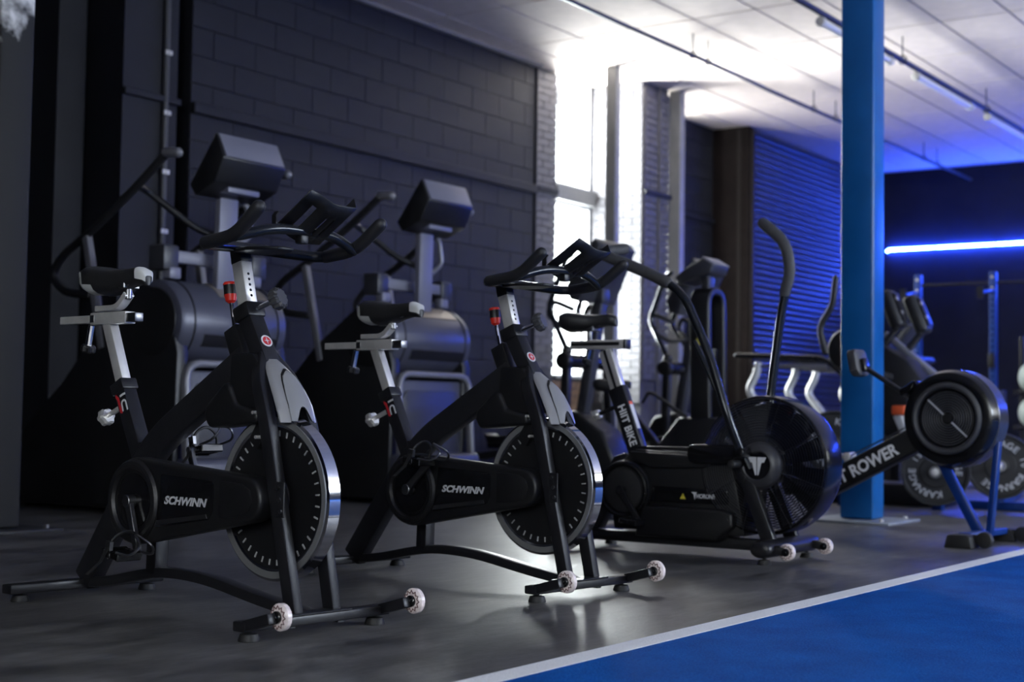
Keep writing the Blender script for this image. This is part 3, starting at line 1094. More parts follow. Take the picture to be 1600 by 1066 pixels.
def spin_bike(loc, yaw, label, seat_dz, seat_dy, bar_dz, cv):
    t = thing('spin_bike', label, 'exercise bike', loc, yaw, 'black spin bikes in the front row')
    # frame
    fr = rounded([(0, 0.31, 0.775), (0, 0.76, 0.515), (0, 0.9, 0.36), (0, 1.135, 0.05)], [0, 0.14, 0.12, 0], 6)
    G().sweep(fr, 0.052, 0.092).obj('main_frame', frame_blk, t, bev=0.008)
    G().bar((0, 0.745, 0.3), (0, 0.75, 0.1), 0.05, 0.05).obj('crank_strut', frame_blk, t, bev=0.004)
    G().bar((0, 0.74, 0.505), (0, 0.88, 0.505), 0.046, 0.02).obj('seat_gusset', frame_blk, t, bev=0.004)
    arch = rounded([(0, 1.14, 0.046), (0, 1.0, 0.058), (0, 0.72, 0.115), (0, 0.5, 0.113), (0, 0.2, 0.066), (0, 0.0, 0.044)], 0.14, 5)
    G().sweep(arch, 0.05, 0.032).obj('floor_arch', frame_blk, t, bev=0.005)
    G().box((0, 0, 0.0415), (0.54, 0.052, 0.028)).obj('front_stabilizer', frame_blk, t, bev=0.005)
    G().box((0, 1.14, 0.0415), (0.58, 0.056, 0.03)).obj('rear_stabilizer', frame_blk, t, bev=0.005)
    G().box((0, 0.004, 0.0585), (0.23, 0.075, 0.006)).obj('base_plate', frame_blk, t, bev=0.002, seg=1)
    for sx in (-1, 1):
        G().bar((sx * 0.25, -0.012, 0.044), (sx * 0.25, -0.118, 0.074), 0.034, 0.03).obj('wheel_bracket', frame_blk, t, bev=0.004)
        transport_wheel(t, (sx * 0.25 + 0.03 * (1 if sx < 0 else 1), -0.116, 0.075))
        foot(t, sx * 0.233, 0.0)
        foot(t, sx * 0.24, 1.14)
        G().box((sx * 0.09, 0, 0.026), (0.022, 0.022, 0.01)).obj('bolt', plastic, t)
    # fork and crown
    for sx in (-1, 1):
        leg = rounded([(sx * 0.071, 0.006, 0.055), (sx * 0.078, 0.132, 0.6), (sx * 0.056, 0.2, 0.715), (sx * 0.012, 0.245, 0.785)], [0, 0.07, 0.06, 0], 5)
        x = V((1, 0, 0))
        G().sweep(leg, 0.034, 0.046, (1, 0.0, 0.02)).obj('fork_leg', frame_blk, t, bev=0.005)
        G().box((sx * 0.091, 0.052, 0.372), (0.006, 0.038, 0.1)).obj('axle_plate', frame_blk, t, bev=0.002, seg=1)
        for dz in (-0.033, 0, 0.033):
            G().cyl((sx * 0.092, 0.052 + dz * 0.2, 0.372 + dz), (sx * 0.099, 0.052 + dz * 0.2, 0.372 + dz), 0.007, n=8).obj('bolt', steel_dk, t)
        for y_, z_ in ((0.175, 0.615), (0.16, 0.545)):
            G().cyl((sx * 0.07, y_, z_), (sx * 0.098, y_, z_), 0.005, n=8).obj('bolt', steel, t)
    G().prism([(0.17, 0.625), (0.16, 0.66), (0.205, 0.75), (0.24, 0.79), (0.345, 0.79), (0.35, 0.62)], 'x', -0.05, 0.05).obj('fork_crown', plastic, t, bev=0.01)
    F, B = shroud_grid(0.012, 1.0, 0.588, 0.772, 0.045)
    s_ = shell(G(), F, B).obj('shroud', silver_pl, t, ang=50, label='silver grey shroud over the flywheel')
    F, B = shroud_grid(0.0145, 0.95, 0.59, 0.744, 0.045, 15, 10, 0.004)
    shell(G(), F, B).obj('shroud_groove', plastic, s_, ang=50)
    F, B = shroud_grid(0.0165, 0.9, 0.592, 0.738, 0.043, 13, 10, 0.005)
    shell(G(), F, B).obj('shroud_insert', carbon, s_, ang=50)
    G().prism([(0.33, 0.7), (0.36, 0.705), (0.45, 0.632), (0.452, 0.6), (0.43, 0.566), (0.2, 0.585), (0.2, 0.62), (0.3, 0.64)], 'x', -0.062, 0.04).obj('brake_cover', plastic, t, bev=0.018, seg=3)
    G().bar((0, 0.2, 0.6), (0, 0.255, 0.52), 0.06, 0.05).obj('brake_pad_holder', plastic, t, bev=0.005)
    # flywheel
    fy, fz = 0.165, 0.37
    fwl = G().lathe([(0.205, -0.021), (0.226, -0.026), (0.24, -0.02), (0.2405, 0.02), (0.226, 0.026), (0.205, 0.021)], (0, fy, fz), (1, 0, 0), 72, closed=True).obj('flywheel_rim', chrome, t, ang=28, label='polished chrome rim')
    G().lathe([(0.02, -0.015), (0.06, -0.015), (0.185, -0.013), (0.207, -0.017), (0.207, 0.017), (0.185, 0.013), (0.06, 0.015), (0.02, 0.015)], (0, fy, fz), (1, 0, 0), 60).obj('flywheel_disc', plastic, t)
    for sx in (-1, 1):
        G().lathe([(0.212, sx * 0.024), (0.232, sx * 0.024), (0.231, sx * 0.0275), (0.213, sx * 0.0265)], (0, fy, fz), (1, 0, 0), 64, closed=True).obj('rim_side', rim_side_m, fwl)
    tk = G()
    for i in range(36):
        a = 2 * math.pi * (i + 0.5) / 36
        d = V((0, math.cos(a), math.sin(a)))
        for sx in (-1, 1):
            tk.bar(V((sx * 0.0165, fy, fz)) + d * 0.178, V((sx * 0.0175, fy, fz)) + d * 0.195, 0.003, 0.0045)
    o = tk.obj('vent_ticks', tick_m, t, smooth=False)
    o['kind'] = 'stuff'
    G().lathe([(0.001, -0.03), (0.03, -0.03), (0.062, -0.02), (0.066, -0.012), (0.066, 0.012), (0.062, 0.02), (0.03, 0.03), (0.001, 0.03)], (0, fy, fz), (1, 0, 0), 30).obj('flywheel_hub', frame_blk, t)
    # chain guard
    cy, cz = 0.715, 0.337
    gd = G().prism(hull2((cy, cz), 0.134, (0.175, 0.366), 0.066), 'x', -0.116, -0.052).obj('chain_guard', plastic, t, bev=0.014, seg=3)
    G().torus((-0.114, cy, cz), (1, 0, 0), 0.112, 0.017, 40, 10).obj('guard_ring', plastic, gd)
    G().cyl((-0.119, cy, cz), (-0.108, cy, cz), 0.085, n=36).obj('guard_disc', plastic_gl, gd, bev=0.003)
    G().prism([(0.575, 0.425), (0.33, 0.414), (0.318, 0.4), (0.322, 0.325), (0.34, 0.3), (0.6, 0.262), (0.585, 0.33)], 'x', -0.119, -0.112).obj('guard_panel', plastic_gl, gd, bev=0.003)
    G().prism([(0.29, 0.415), (0.19, 0.412), (0.155, 0.395), (0.143, 0.366), (0.155, 0.335), (0.19, 0.318), (0.29, 0.308)], 'x', -0.119, -0.112).obj('guard_panel', plastic, gd, bev=0.003)
    G().prism([(0.6, 0.268), (0.345, 0.304), (0.35, 0.316), (0.59, 0.285)], 'x', -0.121, -0.118).obj('guard_stripe', grey_pr if False else steel_dk, gd, smooth=False)
    lettering('SCHWINN', 0.023, (-0.1205, 0.452, 0.347), (0, -1, 0.0), (0, 0, 1), plate_pr, gd, bold=0.06, shear=0.28, width=0.208,  label='white italic SCHWINN lettering')
    G().cyl((0.05, cy, cz), (0.062, cy, cz), 0.09, n=30).obj('far_cover', plastic, t, bev=0.004)
    # cranks and pedals
    G().cyl((-0.13, cy, cz), (0.13, cy, cz), 0.017, n=14).obj('crank_axle', steel, t)
    for s in (-1, 1):
        e = (cy + (cv[0] if s < 0 else -cv[0]), cz + (cv[1] if s < 0 else -cv[1]))
        c = crank_arm(t, s * 0.135, (cy, cz), e)
        pd = pedal(t, (s * 0.205, e[0], e[1]), R(8 if s < 0 else -12))
    # seat assembly
    sz = seat_dz
    G().bar((0, 0.8, 0.39), (0, 0.952, 0.688), 0.05, 0.056).obj('seat_tube', frame_blk, t, bev=0.005)
    G().bar((0, 0.945, 0.674), (0, 0.962, 0.708), 0.062, 0.068).obj('seat_collar', frame_blk, t, bev=0.005)
    G().bar((0, 0.95, 0.69), (0, 1.045 + sz * 0.3, 0.905 + sz), 0.034, 0.042).obj('seat_post', steel, t, bev=0.003, label='bright brushed steel seat post')
    lobed_knob(t, (0, 0.955, 0.63), (0, 1.035, 0.598), 0.029, 0.034, steel, 6, 0.009, steel, 'seat_knob')
    z = 0.918 + sz
    G().box((0, 1.19, z), (0.026, 0.27, 0.026)).obj('slider_rail', steel, t, bev=0.002, seg=1)
    sl_ = G().box((0, 1.03, z), (0.042, 0.2, 0.04)).obj('slider_sleeve', steel, t, bev=0.003)
    G().box((-0.022, 1.115, z), (0.004, 0.022, 0.024)).obj('slider_catch', steel_dk, sl_)
    G().box((0, 0.915, z), (0.034, 0.07, 0.03)).obj('slider_end', steel_dk, t, bev=0.003)
    lobed_knob(t, (0, 1.15, z - 0.02), (0, 1.165, z - 0.085), 0.026, 0.026, plastic, 6, 0.011, chrome, 'slider_knob')
    G().sweep(rounded([(0, 1.11, z + 0.034), (0, 0.99, z + 0.034), (0, 0.94, z + 0.078)], 0.03, 4), 0.036, 0.018).obj('saddle_bracket', steel, t, bev=0.002, seg=1)
    G().cyl((0, 0.945, z + 0.06), (0, 0.945, z + 0.115), 0.013, n=12).box((0, 0.95, z + 0.105), (0.06, 0.05, 0.022)).obj('saddle_clamp', steel_dk, t, bev=0.003, seg=1)
    saddle(t, 0.835 + seat_dy, 1.115 + seat_dy, 1.078 + sz)
    for s_, c_ in (('red', 0), ('white', 1)):
        if c_ == 0:
            pts = [(0.93, 0.66), (0.912, 0.651), (0.887, 0.601), (0.899, 0.601), (0.92, 0.643), (0.93, 0.65)]
            pts = [(a + 0.032, b + 0.005) for a, b in pts]
            G().prism(pts, 'x', -0.0262, -0.0252).obj('frame_logo', red_pr, t, smooth=False, label='red corner mark on the seat tube')
        else:
            g = G()
            q = lambda a, b: (-0.0258, a, b)
            g.sweep([q(0.938, 0.66), q(0.92, 0.668), q(0.91, 0.671)], 0.001, 0.007)
            g.sweep(rounded([q(0.917, 0.612), q(0.929, 0.642), q(0.909, 0.652), q(0.9, 0.632), q(0.893, 0.618)], 0.014, 5), 0.001, 0.0065)
            g.obj('frame_logo', white_pr, t, smooth=False, label='white curved mark on the seat tube')
    # head tube, stem and resistance lever
    G().bar((0, 0.222, 0.742), (0, 0.322, 0.91), 0.054, 0.058).obj('head_tube', frame_blk, t, bev=0.006)
    G().bar((0, 0.313, 0.89), (0, 0.33, 0.935), 0.07, 0.074).obj('stem_collar', plastic, t, bev=0.008)
    lobed_knob(t, (0.0, 0.3, 0.918), (0.02, 0.236, 0.945), 0.034, 0.034, knob_m, 11, 0.008, chrome, 'stem_knob')
    b_ = bar_dz
    st = G().bar((0, 0.322, 0.91), (0, 0.368, 1.085 + b_), 0.04, 0.046).obj('stem', steel, t, bev=0.003, label='bright steel handlebar stem with pin holes')
    d = (V((0, 0.368, 1.085 + b_)) - V((0, 0.322, 0.91))).normalized()
    nrm = V((0, -d.z, d.y))
    for i in range(5):
        c = V((0, 0.322, 0.91)) + d * (0.05 + 0.017 * i) + nrm * 0.0225
        G().cyl(c, c + nrm * 0.0012, 0.0045, n=8).obj('pin_hole', screen_m, st)
    G().bar((0, 0.362, 1.062 + b_), (0, 0.372, 1.106 + b_), 0.042, 0.05).obj('stem_head', plastic, t, bev=0.004)
    G().prism([(-0.05, 0.345), (0.05, 0.345), (0.075, 0.25), (0.03, 0.16), (-0.03, 0.16), (-0.075, 0.25)], 'z', 1.09 + b_, 1.1 + b_).obj('bar_mount', plastic, t, bev=0.002, seg=1)
    bd = frame_of((0, 0.085, 0.145))
    bc_ = V((0, 0.214, 0.80))
    hd = V((0, 0.1, 0.168)).normalized()
    hn = V((0, -hd.z, hd.y))
    c = V((0, 0.222, 0.742)) + hd * 0.08 + hn * 0.029
    bg_ = G().cyl(c, c + hn * 0.002, 0.0195, n=24).obj('badge', white_pr, t, label='round red and white maker badge')
    G().cyl(c + hn * 0.002, c + hn * 0.003, 0.0145, n=24).obj('badge_disc', red_pr, bg_)
    g = G()
    for ax, l_ in ((hd, 0.014), (V((1, 0, 0)), 0.011)):
        ot = hn.cross(ax).normalized()
        cc = c + hn * 0.0035
        vs = [g.bm.verts.new(p) for p in (cc + ax * l_, cc + ot * 0.0026, cc - ax * l_, cc - ot * 0.0026)]
        g.bm.faces.new(vs)
    g.obj('badge_star', white_pr, bg_, smooth=False)
    G().bar((0, 0.33, 0.745), (0, 0.386, 0.868), 0.046, 0.062).obj('lever_housing', plastic, t, bev=0.005)
    lv = G().cyl((0, 0.386, 0.86), (0, 0.4085, 0.95), 0.0065, n=10).obj('brake_lever', chrome, t)
    kd = V((0, 0.15, 0.99)).normalized()
    k0 = V((0, 0.408, 0.943))
    G().lathe([(0.006, 0), (0.016, 0.008), (0.0185, 0.022), (0.0195, 0.028)], k0, kd, 18).obj('lever_knob', red_m, lv, label='red lower half of the lever knob')
    G().lathe([(0.0195, 0.028), (0.0195, 0.06), (0.018, 0.064)], k0, kd, 18).obj('lever_knob_grip', plastic, lv)
    G().lathe([(0.02, 0.057), (0.0205, 0.061), (0.018, 0.066), (0.001, 0.067)], k0, kd, 18).obj('lever_knob_cap', red_m, lv)
    # handlebar: rear loop, raised front bar and two bent grips
    zz = b_
    a = 0.226
    rear = rounded([(-a, 0.16, 1.1 + zz), (-a, 0.262, 1.093 + zz), (-0.05, 0.345, 1.108 + zz), (0.05, 0.345, 1.108 + zz), (a, 0.262, 1.093 + zz), (a, 0.16, 1.1 + zz)], [0, 0.06, 0.08, 0.08, 0.06, 0], 6)
    G().tube(rear, 0.0165, 12).obj('handlebar_loop', bar_m, t)
    front = rounded([(-a, 0.112, 1.104 + zz), (-0.11, 0.082, 1.14 + zz), (0.11, 0.082, 1.14 + zz), (a, 0.112, 1.104 + zz)], [0, 0.06, 0.06, 0], 6)
    G().tube(front, 0.0155, 12).obj('handlebar_front', bar_m, t)
    for s in (-1, 1):
        gp = rounded([(s * a, 0.24, 1.0955 + zz), (s * a, 0.107, 1.107 + zz), (s * (a + 0.004), 0.004, 1.178 + zz)], 0.05, 6)
        G().tube(gp, 0.0195, 14, round_end=True).obj('hand_grip', grip_m, t)
    # device holder: folded sheet with slots
    dirv = V((0, -0.86, 0.51))
    nv = V((0, 0.51, 0.86))
    base = V((0, 0.11, 1.118 + zz))
    prf = [(-0.08, 0.0), (-0.07, 0.006), (-0.04, -0.01), (-0.027, -0.02), (-0.004, -0.034), (0.012, -0.036), (0.022, -0.036), (0.04, -0.037), (0.048, -0.037), (0.078, -0.037), (0.084, -0.004)]
    ls = [0.0, 0.03, 0.045, 0.12, 0.14, 0.185]
    g = G()
    VV = [[g.bm.verts.new(base + V((x_, 0, 0)) + nv * (o_ + 0.03) + dirv * l_) for x_, o_ in prf] for l_ in ls]
    for i in range(len(ls) - 1):
        for j in range(len(prf) - 1):
            if i in (1, 2, 3) and j in (2, 5, 7) and not (i == 3 and j != 2):
                continue
            g.bm.faces.new((VV[i][j], VV[i][j + 1], VV[i + 1][j + 1], VV[i + 1][j]))
    h = g.obj('device_holder', plastic, t, ang=60)
    md = h.modifiers.new('thickness', 'SOLIDIFY')
    md.thickness = 0.004
    G().sweep([base + V((-0.085, 0.0, 0.02)), base + V((-0.087, 0.0, 0.06)), base + V((-0.08, -0.004, 0.072))], 0.018, 0.004, (0, 1, 0)).obj('holder_clip', plastic, h)
    G().box(base + V((0, -0.02, 0.0)), (0.03, 0.03, 0.03)).obj('holder_bracket', plastic, t, bev=0.006)
    for x_ in (-0.04, 0.0, 0.04):
        p = base + V((x_, 0, 0)) + nv * 0.012 + dirv * 0.03
        G().sphere(p, 0.004, u=8, v=6).obj('bolt', steel, h)
    return t


spin_bike((3.082, 2.822, 0), -R(6), 'black spin bike with chrome flywheel, nearest, left of the other one', 0.0, 0.0, 0.0, (-0.074, -0.152))
spin_bike((4.285, 2.697, 0), -R(6), 'black spin bike with chrome flywheel, between its twin and the air bike', -0.033, -0.045, -0.014, (-0.128, 0.112))
# ------------------------------------------------------------------ air bike
def air_bike(loc, yaw, label):
    t = thing('air_bike', label, 'exercise bike', loc, yaw)
    fy, fz, fr = 0.075, 0.415, 0.305
    # base
    g = G()
    rings = []
    for x in (-0.27, -0.262, -0.24, 0.24, 0.262, 0.27):
        k = {0.27: 0.72, 0.262: 0.92}.get(round(abs(x), 3), 1.0)
        rings.append([(x, 0.0 + 0.05 * k * math.cos(2 * math.pi * i / 18), 0.066 + 0.038 * k * math.sin(2 * math.pi * i / 18)) for i in range(18)])
    g.loft(rings).obj('front_stabilizer', frame_blk, t, ang=50)
    rings2 = [[(p[0], p[1] + 1.02, p[2]) for p in r] for r in rings]
    G().loft(rings2).obj('rear_stabilizer', frame_blk, t, ang=50)
    G().box((0, 0.51, 0.062), (0.06, 0.99, 0.05)).obj('base_rail', frame_blk, t, bev=0.008)
    for sx in (-1, 1):
        foot(t, sx * 0.22, 0.0)
        foot(t, sx * 0.22, 1.02)
        G().bar((sx * 0.2, -0.03, 0.066), (sx * 0.2, -0.09, 0.06), 0.05, 0.035).obj('wheel_bracket', frame_blk, t, bev=0.004)
        transport_wheel(t, (sx * 0.2 - 0.006, -0.098, 0.058), 0.036, 0.03)
        leg = rounded([(sx * 0.105, 0.165, 0.43), (sx * 0.105, 0.03, 0.075)], 0)
        G().bar((sx * 0.118, 0.165, 0.45), (sx * 0.118, 0.02, 0.08), 0.04, 0.062).obj('front_leg', frame_blk, t, bev=0.006)
    # drive housing
    G().prism([(0.83, 0.1), (0.16, 0.1), (0.2, 0.3), (0.24, 0.46), (0.45, 0.455), (0.72, 0.47), (0.86, 0.36)], 'x', -0.075, 0.075).obj('drive_housing', plastic, t, bev=0.01)
    G().prism([(0.7, 0.075), (0.28, 0.075), (0.2, 0.14), (0.2, 0.2), (0.26, 0.215), (0.66, 0.215)], 'x', -0.115, 0.115).obj('housing_skirt', plastic, t, bev=0.016, seg=3)
    G().prism([(0.66, 0.305), (0.24, 0.3), (0.24, 0.235), (0.64, 0.235)], 'x', -0.09, 0.09).obj('housing_band', plastic_gl, t, bev=0.004)
    G().prism([(0.74, 0.46), (0.45, 0.45), (0.3, 0.44), (0.34, 0.395), (0.62, 0.385), (0.7, 0.41)], 'x', -0.1, 0.1).obj('housing_deck', plastic, t, bev=0.01)
    G().box((0, 0.56, 0.475), (0.06, 0.36, 0.016)).obj('deck_strip', frame_blk, t, bev=0.004)
    G().prism(rrect(0.14, 0.415, 0.42, 0.5, 0.035), 'x', -0.135, -0.06).obj('belt_cover', plastic_gl, t, bev=0.01)
    G().prism([(0.8, 0.45), (0.86, 0.43), (0.95, 0.25), (1.05, 0.09), (0.94, 0.09), (0.86, 0.22), (0.74, 0.36)], 'x', -0.035, 0.035).obj('rear_frame', frame_blk, t, bev=0.008)
    cy, cz = 0.755, 0.283
    cg = G().cyl((-0.118, cy, cz), (0.118, cy, cz), 0.135, n=44).obj('crank_cover', plastic, t, bev=0.016, seg=3)
    G().torus((-0.116, cy, cz), (1, 0, 0), 0.118, 0.013, 40, 8).obj('cover_ring', plastic_gl, cg)
    G().cyl((-0.122, cy, cz), (-0.115, cy, cz), 0.098, n=40).obj('cover_disc', rubber, cg, bev=0.003)
    cv = (-0.105, -0.135)
    G().cyl((-0.14, cy, cz), (0.14, cy, cz), 0.017, n=14).obj('crank_axle', steel_dk, t)
    for s in (-1, 1):
        e = (cy + (cv[0] if s < 0 else -cv[0]), cz + (cv[1] if s < 0 else -cv[1]))
        crank_arm(t, s * 0.142, (cy, cz), e, frame_blk)
        pedal(t, (s * 0.215, e[0], e[1]), R(6), cage=False)
    # seat
    st = G().bar((0, 0.735, 0.43), (0, 0.86, 0.755), 0.052, 0.082).obj('seat_tube', frame_blk, t, bev=0.006)
    d = (V((0, 0.86, 0.755)) - V((0, 0.735, 0.43))).normalized()
    n_ = V((0, -d.z, d.y))
    lettering('HIIT BIKE', 0.038, V((-0.0268, 0.735, 0.43)) + d * 0.158, -d, V((0, -d.z, d.y)) , white_br, st, bold=0.03, width=0.2, label='white HIIT BIKE lettering down the seat tube')
    G().bar(V((0, 0.86, 0.755)) - d * 0.10 + n_ * 0.0415, V((0, 0.86, 0.755)) - d * 0.22 + n_ * 0.0415, 0.03, 0.001).obj('warning_sticker', white_pr, st, smooth=False, label='white and orange warning sticker')
    G().bar(V((0, 0.86, 0.755)) - d * 0.085 + n_ * 0.0415, V((0, 0.86, 0.755)) - d * 0.10 + n_ * 0.0415, 0.03, 0.0012).obj('sticker_head', orange_m, st, smooth=False)
    p0, p1 = V((0, 0.855, 0.742)), V((0, 0.925, 0.93))
    po = G().bar(p0, p1, 0.042, 0.068).obj('seat_post', steel, t, bev=0.008, label='bright aluminium seat post')
    G().bar(V((-0.0215, 0.0, 0)) + p0, V((-0.0215, 0.0, 0)) + p1, 0.002, 0.014).obj('post_scale', plastic, po, smooth=False)
    lobed_knob(t, (0, 0.875, 0.66), (0, 0.955, 0.63), 0.025, 0.032, steel, 6, 0.01, plastic, 'seat_knob')
    sl_ = G().box((0, 0.965, 0.958), (0.05, 0.3, 0.042)).obj('seat_slider', steel, t, bev=0.006)
    G().box((-0.0255, 0.975, 0.96), (0.002, 0.27, 0.016)).obj('slider_scale', plastic, sl_, smooth=False)
    G().box((0, 0.812, 0.958), (0.054, 0.014, 0.046)).obj('slider_cap', rig_blue if False else plastic, t, bev=0.004)
    lobed_knob(t, (0, 1.02, 0.935), (0, 1.03, 0.89), 0.024, 0.026, plastic, 6, 0.01, chrome, 'slider_knob')
    G().cyl((0, 1.02, 0.975), (0, 1.02, 1.04), 0.014, n=12).box((0, 1.01, 1.035), (0.07, 0.06, 0.024)).obj('saddle_clamp', steel_dk, t, bev=0.004)
    saddle(t, 0.868, 1.15, 1.102, 0.09, grey=False)
    # fan: blades, guard, hub
    bl = G()
    for i in range(12):
        a = 2 * math.pi * i / 12 + 0.2
        c, s = math.cos(a), math.sin(a)
        pr = lambda r_, w_, x_: V((x_, fy + c * r_ - s * w_, fz + s * r_ + c * w_))
        G().loft([[pr(0.08, -0.02, -0.03), pr(0.08, 0.02, 0.02), pr(0.08, 0.022, 0.023), pr(0.08, -0.018, -0.027)], [pr(0.27, -0.045, -0.05), pr(0.27, 0.045, 0.04), pr(0.27, 0.047, 0.043), pr(0.27, -0.043, -0.047)]]).obj('fan_blade', fanblade, t, ang=20)
    G().cyl((-0.05, fy, fz), (0.05, fy, fz), 0.085, n=24).obj('fan_hub', plastic, t, bev=0.01)
    wires = G()
    dome = lambda r_: 0.088 + 0.022 * (1 - (r_ / fr) ** 2)
    for s in (-1, 1):
        r_ = 0.105
        while r_ < 0.292:
            wires.torus((s * dome(r_), fy, fz), (1, 0, 0), r_, 0.0017, 64, 4)
            r_ += 0.0115
        for i in range(8):
            a = 2 * math.pi * i / 8 + 0.3
            wires.tube([V((s * (dome(q) + 0.002), fy + math.cos(a) * q, fz + math.sin(a) * q)) for q in (0.1, 0.17, 0.24, 0.297)], 0.0026, 5)
    o = wires.obj('guard_wires', wire_m, t)
    o['kind'] = 'stuff'
    G().lathe([(0.288, -0.088), (0.3, -0.08), (fr, -0.055), (fr, 0.055), (0.3, 0.08), (0.288, 0.088), (0.288, 0.082), (0.299, 0.052), (0.299, -0.052), (0.288, -0.082)], (0, fy, fz), (1, 0, 0), 72, closed=True).obj('guard_rim', plastic_gl, t, ang=30)
    # clear wind shield over the front half of the fan
    g = G()
    N = 14
    for s in (-1,):
        rr = []
        for i in range(N + 1):
            a = R(-200 + 140 * i / N) if False else R(100 + 190 * i / N)
            rr.append([V((s * (dome(q) + 0.006), fy + math.cos(a) * q, fz + math.sin(a) * q)) for q in (0.13, 0.19, 0.25, 0.3)])
        vs = [[g.bm.verts.new(p) for p in r] for r in rr]
        for i in range(N):
            for j in range(3):
                g.bm.faces.new((vs[i][j], vs[i][j + 1], vs[i + 1][j + 1], vs[i + 1][j]))
    g.obj('wind_shield', smoke_m, t)
    hb = G().lathe([(0.001, -0.138), (0.058, -0.138), (0.066, -0.142), (0.09, -0.135), (0.102, -0.118), (0.104, -0.1), (0.001, -0.1)], (0, fy, fz), (1, 0, 0), 40).obj('hub_cap', pbr('satin hub cap', (0.05, 0.05, 0.055), 0.4, 0.2), t, ang=40)
    G().cyl((-0.1395, fy, fz), (-0.136, fy, fz), 0.062, n=36).obj('hub_badge', plastic_gl, hb, smooth=False)
    g = G()
    T = lambda u, v: (fy - u, fz + v)
    for pts in ([(-0.044, 0.036), (-0.002, 0.036), (-0.002, -0.042), (-0.008, -0.042), (-0.022, 0.012), (-0.034, 0.014)], [(0.044, 0.036), (0.002, 0.036), (0.002, -0.042), (0.008, -0.042), (0.022, 0.012), (0.034, 0.014)]):
        g.prism([T(*p) for p in pts], 'x', -0.1405, -0.1397)
    g.obj('hub_emblem', white_pr, hb, smooth=False, label='white T shaped emblem')
    G().cyl((-0.14, 0.15, 0.36), (-0.1, 0.15, 0.36), 0.022, n=16).obj('axle_bolt', frame_blk, t, bev=0.003)
    # label strip
    g = G()
    g.prism([(0.474, 0.252), (0.446, 0.252), (0.46, 0.278)], 'x', -0.0912, -0.0902)
    w = g.obj('warning_mark', yellow_pr, t, smooth=False, label='small yellow warning triangle')
    lettering('!', 0.014, (-0.0914, 0.46, 0.261), (0, -1, 0), (0, 0, 1), plastic, w)
    lettering('THORONE', 0.019, (-0.0912, 0.353, 0.267), (0, -1, 0), (0, 0, 1), white_pr, t, bold=0.03, width=0.105, label='small white maker lettering')
    G().prism([(0.418, 0.285), (0.388, 0.285), (0.395, 0.277), (0.4, 0.25), (0.406, 0.277)], 'x', -0.0912, -0.0904).obj('maker_emblem', white_pr, t, smooth=False)
    # arms
    la = rounded([(-0.2, 0.12, 0.47), (-0.25, 0.16, 0.62), (-0.25, 0.245, 0.88), (-0.25, 0.385, 1.175), (-0.25, 0.56, 1.262), (-0.25, 0.79, 1.352), (-0.2, 0.83, 1.375), (-0.1, 0.78, 1.395)], [0, 0.08, 0.1, 0.12, 0.1, 0.04, 0.04, 0], 6)
    G().tube(la, 0.0195, 12).obj('handle_arm', bar_m, t)
    lg = rounded([(-0.25, 0.46, 1.213), (-0.25, 0.56, 1.262), (-0.25, 0.79, 1.352), (-0.2, 0.83, 1.375), (-0.09, 0.776, 1.396)], [0, 0.1, 0.045, 0.04, 0], 6)
    G().tube(lg, 0.0265, 14, round_end=True).obj('arm_grip', arm_grip, t, label='grey foam grip')
    ra = rounded([(0.2, 0.14, 0.47), (0.25, 0.2, 0.68), (0.25, 0.139, 1.13), (0.25, 0.098, 1.285), (0.25, 0.115, 1.42), (0.25, 0.235, 1.522)], [0, 0.08, 0.1, 0.1, 0.08, 0], 6)
    G().tube(ra, 0.0195, 12).obj('handle_arm', bar_m, t)
    rg = rounded([(0.25, 0.125, 1.195), (0.25, 0.098, 1.285), (0.25, 0.118, 1.425), (0.25, 0.235, 1.522)], [0, 0.08, 0.08, 0], 6)
    G().tube(rg, 0.0265, 14, round_end=True).obj('arm_grip', arm_grip, t, label='grey foam grip')
    G().tube(rounded([(-0.185, 0.36, 0.955), (-0.185, 0.29, 0.83), (-0.16, 0.14, 0.48), (-0.15, 0.1, 0.4)], 0.08, 5), 0.013, 10).obj('link_rod', bar_m, t)
    for s in (-1, 1):
        G().cyl((s * 0.11, 0.125, 0.47), (s * 0.225, 0.125, 0.47), 0.026, n=16).obj('arm_pivot', plastic_gl, t, bev=0.004)
        G().cyl((s * 0.14, 0.15, 0.42), (s * 0.24, 0.15, 0.42), 0.017, n=12).obj('foot_peg', rubber, t, bev=0.003)
    return t


air_bike((5.93, 2.68, 0), 0.0, 'black air bike with a caged fan and grey arm grips, right of the spin bikes')

